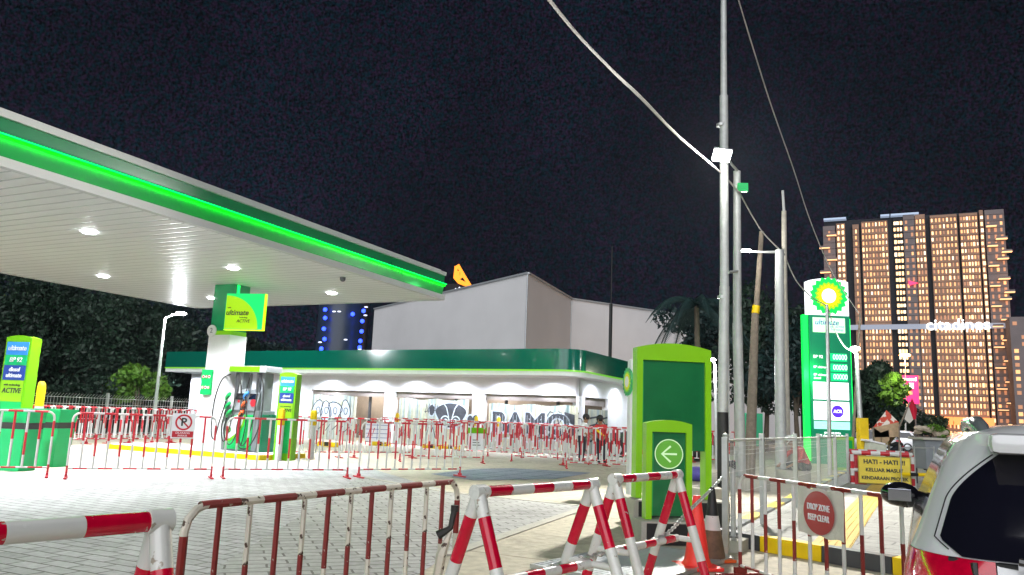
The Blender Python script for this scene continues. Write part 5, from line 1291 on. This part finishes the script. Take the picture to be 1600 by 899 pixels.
# yellow post, tent cloth, flag, white bin
yp = G(1389, 752); t = thing('yellow_post', 'thick yellow post behind the warning barrier under the red striped cloth', 'post', (yp.x, yp.y+1.5, 0)); b = MB(); b.bb(-.13, .13, -.13, .13, 0, AT(1388, 655, yp.y+1.5).z, bev=.01); b.build('post', 'yellow', t)
yy_ = yp.y+2.5
t = thing('draped_cloth', 'red and white patterned cloth draped to a point over the yellow post', 'cloth', (AT(1392, 700, yy_).x, yy_, 0))
b = MB(); ap = AT(1385, 641, yy_)-Vector(t.location); ring_ = [AT(a, c, yy_)-Vector(t.location) for a, c in ((1362, 668), (1374, 676), (1386, 672), (1398, 682), (1410, 676), (1402, 660))]
base_ = [r_+Vector((0, .9 if k in (3, 4) else -.1, 0)) for k, r_ in enumerate(ring_)]
b.add([ap]+base_, [(0, k+1, (k+1) % 6+1) for k in range(6)], 0)
o = b.build('cloth', mat('red_white_cloth', (.6, .08, .05), .9, var=.3, vs=3, spots=((.75, .68, .6), 5, .52)), t)
b = MB()
for k in range(0, 6, 1): b.add([base_[k], base_[(k+1) % 6], base_[(k+1) % 6]+Vector((.02, 0, -.3)), base_[k]+Vector((-.02, 0, -.45))], [(0, 1, 2, 3)])
b.build('fringe', mat('tan_cloth', (.45, .32, .2), .9, var=.3, vs=4), t)
b = MB(); 
for k in (0, 4): b.path([base_[k], (base_[k].x, base_[k].y, 0)], .03, 6)
b.build('prop_pole', 'wood', t)
fy = 24; t = thing('flag', 'drooping red and white flag on a slanting bamboo pole left of the pink billboard foot', 'flag', (AT(1403, 690, fy).x, fy, 0)); fo = Vector(t.location)
b = MB(); b.path([(0, 0, 0), AT(1405, 668, fy)-fo, AT(1422, 628, fy)-fo], .025, 6); b.build('flag_pole', 'wood', t)
b = MB(); g_ = lambda px, py, dy=0: AT(px, py, fy+dy)-fo
b.add([g_(1413, 655), g_(1420, 635), g_(1427, 656, .1), g_(1421, 662, .05)], [(0, 1, 2, 3)], 1); b.add([g_(1420, 635), g_(1425, 622), g_(1433, 640, .15), g_(1431, 655, .1), g_(1427, 656, .1)], [(0, 1, 2, 3, 4)], 0)
b.build('cloth', [mat('flag_red', (.6, .01, .04), .8), mat('flag_white', (.75, .7, .62), .8)], t)
t = thing('white_tub', 'tilted white plastic tub at the foot of the yellow post', 'tub', (AT(1366, 700, 23).x, 23, 0)); b = MB(); b.box((0, 0, .75), (.5, .4, .5), 0, Matrix.Rotation(R(10), 3, 'Y'), bev=.03); b.bb(-.2, .25, -.15, .2, 0, .5, bev=.02); b.build('body', mat('pale_tub', (.55, .58, .48), .6, var=.2), t)
b = MB(); b.box((-.05, 0, 1.03), (.56, .46, .05), 0, Matrix.Rotation(R(10), 3, 'Y'), bev=.01); b.build('lid', 'wall', t)
# planter cart
py_ = 19; pc = AT(1456, 690, py_); t = thing('planter', 'grey box planter heaped with stones and a bright green shrub behind the car', 'planter', (pc.x, py_, 0))
zt = AT(1456, 684, py_).z
b = MB(); b.bb(-.32, .42, -.3, .3, .5, zt-.06, bev=.01); b.build('box', 'grey', t); b = MB(); b.bb(-.4, .5, -.36, .36, zt-.058, zt, bev=.01); b.build('rim', 'conc', t)
b = MB()
for x in (-.28, .38): b.path([(x, -.25, 0), (x, -.25, .5)], .03, 6); b.path([(x, .25, 0), (x, .25, .5)], .03, 6)
b.build('leg', 'dkgrey', t)
rnd = random.Random(5); me, cs = leaves((.12, 0, zt+.18), (.3, .25, .22), 900, .04, rnd, 7); me.materials.append(M['leaf2']); o = bpy.data.objects.new('shrub', me); COL.objects.link(o); o.parent = t
for k in range(7):
    b = MB(); b.sphere((-.35+.1*k, rnd.uniform(-.15, .15), zt+.06+rnd.random()*.16), .09+.05*rnd.random(), 0, 8, (1.3, 1, .7)); b.build('stone', mat('pale_stone', (.5, .42, .33), .8, var=.2), t)
# person builder
def person(loc, rz, J, E_, Rr, label, zones, name='person', hair=None, extras=None, head=None):
    t = thing(name, label, 'person', loc, rz)
    me = bpy.data.meshes.new('p'); names = list(J); me.from_pydata([J[n] for n in names], [(names.index(a), names.index(c)) for a, c in E_], [])
    o = bpy.data.objects.new('p', me); COL.objects.link(o)
    sk = o.modifiers.new('s', 'SKIN'); sk.use_smooth_shade = True; o.modifiers.new('ss', 'SUBSURF').levels = 2
    for i, n in enumerate(names):
        d = me.skin_vertices[0].data[i]; d.radius = (Rr[n], Rr[n]) if not isinstance(Rr[n], tuple) else Rr[n]; d.use_root = (n == 'pelvis')
    dg = bpy.context.evaluated_depsgraph_get(); m2 = bpy.data.meshes.new_from_object(o.evaluated_get(dg)); bpy.data.objects.remove(o)
    m2.materials.clear(); mats_ = ['skin', zones[0], zones[1]]
    for m_ in mats_: m2.materials.append(M[m_])
    segs = [(Vector(J[a]), Vector(J[c]), a, c) for a, c in E_]
    top_ = {'chest', 'neck0', 'belly', 'shl', 'shr', 'ell', 'elr'}; leg_ = {'pelvis', 'hipl', 'hipr', 'knl', 'knr', 'anl', 'anr'}
    for pg in m2.polygons:
        c = pg.center; best = None; bd_ = 1e9
        for a, e, na, nb in segs:
            d = e-a; u_ = max(0, min(1, (c-a).dot(d)/d.dot(d))); dd = (c-(a+d*u_)).length; nn_ = na if u_ < .5 else nb
            if dd < bd_: bd_ = dd; best = nn_
        pg.material_index = 1 if best in top_ else (2 if best in leg_ else 0); pg.use_smooth = True
    bo = bpy.data.objects.new('body', m2); m2.name = 'body'; COL.objects.link(bo); bo.parent = t
    hc = Vector(J['head']); f = Vector(head if head else (0, -1, 0)).normalized(); s_ = f.cross(Vector((0, 0, 1))).normalized()
    b = MB()
    if hair == 'helmet':
        b.lathe([(.15, 0), (.135, .015), (.125, .06), (.09, .115), (.03, .14)], (hc.x, hc.y, hc.z+.02), 16); b.build('helmet', 'helmet', t, True)
    else:
        b.sphere(hc-f*.02+Vector((0, 0, .035)), .115, 0, 14, (1, 1.02, 1)); b.build('hair', 'hair', t, True)
    b = MB()
    for sg in (-1, 1): b.sphere(hc+f*.098+s_*.036*sg+Vector((0, 0, .0)), .011, 0, 8)
    b.build('eyes', 'hair', t, True); b = MB(); b.path([hc+f*.095+Vector((0, 0, .0)), hc+f*.12+Vector((0, 0, -.03)), hc+f*.095+Vector((0, 0, -.035))], [.006, .013, .008], 6); b.build('nose', 'skin', t, True)
    b = MB()
    for sg in (-1, 1): b.sphere(hc+s_*.1*sg, .022, 0, 8, (.5, 1, 1.4))
    b.build('ears', 'skin', t, True)
    return t
EE = [('pelvis', 'belly'), ('belly', 'chest'), ('chest', 'neck0'), ('neck0', 'neck'), ('neck', 'head0'), ('head0', 'head'), ('chest', 'shl'), ('chest', 'shr'), ('shl', 'ell'), ('ell', 'wrl'), ('wrl', 'hal'), ('shr', 'elr'), ('elr', 'wrr'), ('wrr', 'har'), ('pelvis', 'hipl'), ('hipl', 'knl'), ('knl', 'anl'), ('anl', 'tol'), ('pelvis', 'hipr'), ('hipr', 'knr'), ('knr', 'anr'), ('anr', 'tor')]
for k_ in range(1, 6):
    for s_ in 'lr': EE.append(('ha'+s_, 'f%d%s' % (k_, s_)))
RRr = dict(pelvis=.14, belly=.13, chest=.15, neck0=.08, neck=.055, head0=.075, head=.095, shl=.075, shr=.075, ell=.048, elr=.048, wrl=.03, wrr=.03, hal=.035, har=.035, hipl=.095, hipr=.095, knl=.062, knr=.062, anl=.042, anr=.042, tol=.035, tor=.035)
def fingers(J):
    for s_ in 'lr':
        h_ = Vector(J['ha'+s_]); d = (h_-Vector(J['wr'+s_])).normalized(); sd = d.cross(Vector((0, 0, 1)));
        sd = sd.normalized() if sd.length > .1 else Vector((1, 0, 0))
        for k_ in range(1, 6):
            o_ = (k_-3)*.018; l = (.045, .07, .075, .07, .055)[k_-1]; J['f%d%s' % (k_, s_)] = tuple(h_+d*l+sd*(o_*1.4)+Vector((0, 0, -.015)))
            RRr['f%d%s' % (k_, s_)] = .009
    return J
def stand(lean=0, arms=0.0):
    return fingers(dict(pelvis=(0, 0, .92), belly=(0, -.02*lean, 1.08), chest=(0, -.07*lean, 1.32), neck0=(0, -.1*lean, 1.46), neck=(0, -.12*lean, 1.52), head0=(0, -.14*lean, 1.57), head=(0, -.16*lean, 1.66),
        shl=(-.19, -.08*lean, 1.4), shr=(.19, -.08*lean, 1.4), ell=(-.27, -.05-.1*arms, 1.14), elr=(.27, -.05-.1*arms, 1.14), wrl=(-.22, -.12-.2*arms, .93+.12*arms), wrr=(.22, -.12-.2*arms, .93+.12*arms), hal=(-.2, -.16-.26*arms, .86+.12*arms), har=(.2, -.16-.26*arms, .86+.12*arms),
        hipl=(-.1, 0, .86), hipr=(.1, 0, .86), knl=(-.11, -.02, .48), knr=(.11, -.04, .48), anl=(-.12, .02, .07), anr=(.13, .0, .07), tol=(-.13, -.13, .04), tor=(.14, -.15, .04)))
crouch = fingers(dict(pelvis=(.12, .1, .34), belly=(.1, .0, .5), chest=(.02, -.1, .72), neck0=(-.02, -.17, .84), neck=(-.04, -.2, .88), head0=(-.06, -.23, .92), head=(-.08, -.27, 1.0),
        shl=(-.17, -.12, .78), shr=(.2, -.1, .8), ell=(-.3, -.28, .58), elr=(.3, -.25, .58), wrl=(-.25, -.45, .42), wrr=(.18, -.42, .42), hal=(-.22, -.52, .38), har=(.14, -.5, .38),
        hipl=(.02, .08, .33), hipr=(.2, .08, .33), knl=(-.2, -.3, .46), knr=(.32, -.3, .46), anl=(-.18, -.05, .07), anr=(.3, -.05, .07), tol=(-.2, -.2, .04), tor=(.32, -.2, .04)))
pw_ = G(1252, 752); person((pw_.x, pw_.y, 0), -70, crouch, EE, RRr, 'worker in red top and white helmet crouching behind the mesh fence', ('ltred', 'denim'), hair='helmet')
p1_ = G(908, 722); person((p1_.x, p1_.y, 0), 60, {k: (v[0]*.84, v[1]*.84, v[2]*.84) for k, v in stand(1.2, 1).items()}, EE, RRr, 'person with black hair in white shirt, left of the two behind the barrier run', ('helmet', 'denim'))
p2_ = G(940, 727); t = person((p2_.x, p2_.y, 0), -30, {k: (v[0]*.82, v[1]*.82, v[2]*.82) for k, v in stand(1.6, .8).items()}, EE, RRr, 'person in red vest with yellow sash behind the barriers left of the green board', ('ltred', 'denim'))
b = MB(); b.path([(-.18, -.2, 1.1), (0, -.27, 1.0), (.15, -.23, .88)], [.03, .035, .03], 6); b.build('sash', 'yellow', t, True)

# ------------------------------------------------------------------ vehicles
M['carwhite'] = mat('pearl_white_car_paint', (.78, .78, .81), .22, var=.02, vs=2, coat=1)
M['carsilver'] = mat('silver_car_paint', (.4, .4, .42), .3, .4, coat=.8); M['cardark'] = mat('dark_car_paint', (.03, .03, .035), .25, coat=.9)
M['tailred'] = mat('red_tail_lamp', (.4, .0, .02), .12, em=(1, .0, .05), es=.1, coat=1, var=.5, vs=18)
def outline(w_, yr, yf, rc, n=9):
    pts = []
    for (cx, cy, a0) in ((w_-rc, yr+rc, -90), (w_-rc, yf-rc, 0), (-w_+rc, yf-rc, 90), (-w_+rc, yr+rc, 180)):
        for k in range(n): a = R(a0+90*k/(n-1)); pts.append((cx+rc*math.cos(a), cy+rc*math.sin(a)))
    return pts
def car(loc, rz, label, paint, scale=1.0, near=False, cat='car'):
    t = thing('parked_car', label, cat, loc, rz)
    LV = [(.22, .78, .05, 4.12, .22), (.36, .83, -.03, 4.2, .24), (.55, .85, -.04, 4.2, .26), (.74, .852, 0, 4.1, .28), (.86, .84, .03, 3.9, .28), (.93, .82, .07, 3.35, .26), (1.0, .79, .12, 2.98, .24), (1.12, .745, .2, 2.7, .22), (1.24, .695, .29, 2.45, .2), (1.31, .655, .34, 2.28, .2), (1.355, .61, .30, 2.1, .2), (1.39, .5, .34, 1.95, .2), (1.405, .3, .5, 1.75, .15)]
    n = 9; m_ = 4*n; rows = [[(x, y, z) for x, y in outline(w_, yr, yf, rc, n)] for z, w_, yr, yf, rc in LV]
    body = MB(); gl = MB(); sg = MB(); V = [v for r_ in rows for v in r_]
    fb = []; fg = []; fs_ = []; ft = []
    for i in range(len(rows)-1):
        z = (rows[i][0][2]+rows[i+1][0][2])/2
        for k in range(m_):
            k2 = (k+1) % m_; f = (i*m_+k, i*m_+k2, (i+1)*m_+k2, (i+1)*m_+k); c = sum((Vector(V[q]) for q in f), Vector())/4
            glass = .955 < z < 1.33
            if .74 < z < .92 and c.y < .42 and abs(c.x) > .47: ft.append(f); continue
            rear = c.y < .6 and abs(c.x) < .60-.25*max(0, (z-1.15)); side = c.y > .55 and c.y < 2.3 and abs(c.x) > .5; front = c.y > 2.2
            if glass and not rear and (side or front): fs_.append(f)
            else: fb.append(f)
    fb.append(tuple(range(m_))[::-1]); fb.append(tuple((len(rows)-1)*m_+k for k in range(m_)))
    body.add(V, fb); o = body.build('body', paint, t, True)
    def surf(x, z):
        for i in range(len(LV)-1):
            if LV[i][0] <= z <= LV[i+1][0]: break
        u_ = (z-LV[i][0])/(LV[i+1][0]-LV[i][0]); w_ = LV[i][1]*(1-u_)+LV[i+1][1]*u_; yr = LV[i][2]*(1-u_)+LV[i+1][2]*u_; rc = LV[i][4]*(1-u_)+LV[i+1][4]*u_
        e_ = max(0, abs(x)-(w_-rc)); return yr+rc-math.sqrt(max(0, rc*rc-e_*e_))
    xwf = lambda u_: .74-.13*u_-.16*max(0, u_-.45)**1.6/.38-.08*max(0, .12-u_)/.12
    G_ = []; nz_, nx_ = 30, 31
    for i in range(nz_):
        u_ = i/(nz_-1); z = .935+.395*u_; xw = .74-.13*u_-.16*max(0, u_-.45)**1.6/.38-.04*max(0, .12-u_)/.12*2
        if u_ > .93: xw *= .93
        for k in range(nx_): x = -xw+2*xw*k/(nx_-1); G_.append((x, surf(x, z)-.009, z))
    gl.add(G_, [(i*nx_+k, i*nx_+k+1, (i+1)*nx_+k+1, (i+1)*nx_+k) for i in range(nz_-1) for k in range(nx_-1)]); gl.build('rear_window', 'glass', t, True); sg.add(V, fs_); sg.build('side_windows', 'glass', t, True)
    for x in (-.78, .78):
        for y in (.75, 3.35):
            b = MB(); b.path([(x-.1, y, .29), (x+.1, y, .29)], .29, 24); wl = b.build('wheel', 'rubber', t, True); b = MB(); sx_ = 1 if x > 0 else -1
            b.path([(x+.1*sx_, y, .29), (x+.112*sx_, y, .29)], [.19, .17], 18); b.build('rim', 'lgrey', wl, True)
    for sg_ in (-1, 1):
        tl_ = MB(); tl_.add([Vector(v)+Vector((sg_*.004, -.004, 0)) for v in V], [f for f in ft if V[f[0]][0]*sg_ > 0]); tl_.build('tail_light', 'tailred', t, True)
        b = MB(); b.add([(sg_*.6, 4.215, .6), (sg_*.82, 4.1, .62), (sg_*.8, 4.02, .75), (sg_*.58, 4.13, .72)], [(0, 1, 2, 3)]); b.build('headlight', 'lgrey', t)
        b = MB(); b.path([(sg_*.78, 2.76, .90), (sg_*.85, 2.75, .92)], [.03, .025], 8)
        mc = (sg_*.91, 2.75, .945); b.sphere(mc, .118, 0, 22, (1.0, .62, .68)); b.sphere((mc[0]-sg_*.03, mc[1], mc[2]-.012), .1, 0, 22, (1.0, .68, .72)); mo = b.build('side_mirror', 'gloss_black', t, True)
        b = MB(); b.box((mc[0], mc[1]-.074, mc[2]), (.135, .006, .075), bev=.002); b.build('mirror_glass', 'mirror', mo)
        b = MB(); b.path([(sg_*.55, .46, 1.35), (sg_*.56, .50, 1.378), (sg_*.565, .60, 1.395), (sg_*.57, 1.3, 1.405), (sg_*.55, 1.9, 1.385), (sg_*.54, 2.05, 1.36)], [.02, .032, .032, .026, .024, .012], 12); b.build('roof_rail', paint if not near else 'gloss_grey', t, True)
    for sg_ in (-1, 1):
        sm_ = MB(); sm_.path([(sg_*(xwf(k_/24)+.016), surf(xwf(k_/24)+.016, .935+.395*k_/24)-.004, .935+.395*k_/24) for k_ in range(1, 22)], .0022, 5); sm_.build('tailgate_seam', 'black', t, True)
        lz = MB(); lz.path([(sg_*.70, surf(.7, .92)-.004, .922), (sg_*.50, surf(.5, .92)-.004, .922)], .009, 6); lz.path([(sg_*.7, surf(.7, .75)-.004, .748), (sg_*.48, surf(.48, .75)-.004, .748)], .007, 6)
        lz.path([(sg_*.625, surf(.625, .92)-.004, .92), (sg_*.615, surf(.615, .75)-.004, .75)], .012, 6); lz.build('lamp_bezel', 'black', t, True)
    b = MB(); b.box((0, .30, 1.322), (1.10, .22, .075), bev=.03); b.build('spoiler', paint, t, True)
    return t
M['gloss_black'] = mat('gloss_black_plastic', (.008, .008, .012), .12, coat=1); M['mirror'] = mat('mirror_glass', (.5, .52, .6), .03, 1)
M['gloss_grey'] = mat('satin_rail', (.35, .4, .4), .2, .6, coat=.8)
cr0 = Vector((1.375, 2.77, 0)); ca = R(-28); cx_ = Vector((math.cos(ca), math.sin(ca), 0))
nc = car(cr0+cx_*.85, -28, 'white car seen from its rear left corner, entering at the lower right edge', 'carwhite', near=True)
for sg_ in (-1, 1):
    pass
b = MB(); b.path([(.75, .1, .99), (.3, -.0, .93), (-.35, -.0, .93), (-.5, .02, .945)], .014, 8); b.build('rear_trim', 'gloss_black', nc, True)
b = MB(); b.path([(.1, .2, 1.0), (-.42, .2, 1.02)], .008, 6); b.build('wiper', 'black', nc)
for (px, py, rz, lab, pt_) in ((1112, 722, 60, 'dark car parked beyond the barriers just right of the tall green board', 'cardark'), (1408, 716, 70, 'pale car parked beyond the draped cloth on the right', 'carsilver'), (1432, 706, 75, 'white car parked furthest right behind the planter', 'carwhite')):
    car(G(px, py), rz, lab, pt_)
# motorbike
def moto(p, rz, label):
    t = thing('motorbike', label, 'motorbike', p, rz, 'parked motorbikes beside the planter')
    for y in (0, 1.2):
        b = MB(); b.path([(.0+.27*math.cos(a)*0, y+.25*math.cos(a), .28+.25*math.sin(a)) for a in [2*math.pi*k/20 for k in range(21)]], .045, 8, 0, False); w_ = b.build('wheel', 'rubber', t, True)
        b = MB(); b.path([(-.03, y, .28), (.03, y, .28)], .05, 8)
        for k in range(5): a = 2*math.pi*k/5; b.path([(0, y, .28), (0, y+.22*math.cos(a), .28+.22*math.sin(a))], .01, 4)
        b.build('rim', 'lgrey', w_)
    b = MB(); b.path([(0, -.2, .72), (0, .15, .6), (0, .5, .4), (0, .85, .45), (0, 1.05, .85)], [.05, .13, .12, .11, .09], 10); b.build('body', 'cardark', t, True)
    b = MB(); b.path([(0, -.25, .78), (0, .1, .8), (0, .5, .74)], [.08, .11, .07], 10); b.build('seat', 'rubber', t, True)
    b = MB(); b.path([(-.32, .95, 1.02), (0, 1.05, 1.0), (.32, .95, 1.02)], .018, 6); b.path([(0, 1.05, 1.0), (0, 1.2, .28)], .025, 6); hb2 = b.build('handlebar', 'dkgrey', t, True)
    for x in (-.3, .3): b = MB(); b.path([(x, .98, 1.02), (x*1.1, .98, 1.16)], .008, 5); b.sphere((x*1.15, .98, 1.2), .06, 0, 8, (1, .3, .8)); b.build('mirror', 'black', hb2, True)
    b = MB(); b.sphere((0, 1.16, .9), .08, 0, 10); b.build('headlight', 'lgrey', t, True)
    b = MB(); b.sphere((0, -.3, .68), .05, 0, 8); b.build('tail_light', 'tailred', t, True)
for i, (px, py, rz) in enumerate(((1448, 738, 150), (1462, 742, 170), (1404, 722, 110))): moto(G(px, py), rz, ['parked dark motorbike left of the white car roof', 'parked dark motorbike closest to the near white car', 'parked dark motorbike behind the warning barrier'][i])
# hazard striped low rail by the near car
t = thing('hazard_rail', 'thin post frame with yellow and black hazard rail between the warning board and near car', 'barrier', G(1438, 772), 10)
b = MB(); striped(b, (-.45, 0, .42), (.4, 0, .42), .04, [.2]*8, 8); b.build('hazard_rail', ['yellow', 'black'], t)
b = MB()
for x in (-.45, -.1, .4): b.path([(x, 0, 0), (x, 0, 1.05)], .015, 6)
b.path([(-.45, 0, 1.0), (.4, 0, 1.02)], .012, 6); b.build('frame', 'galv', t)
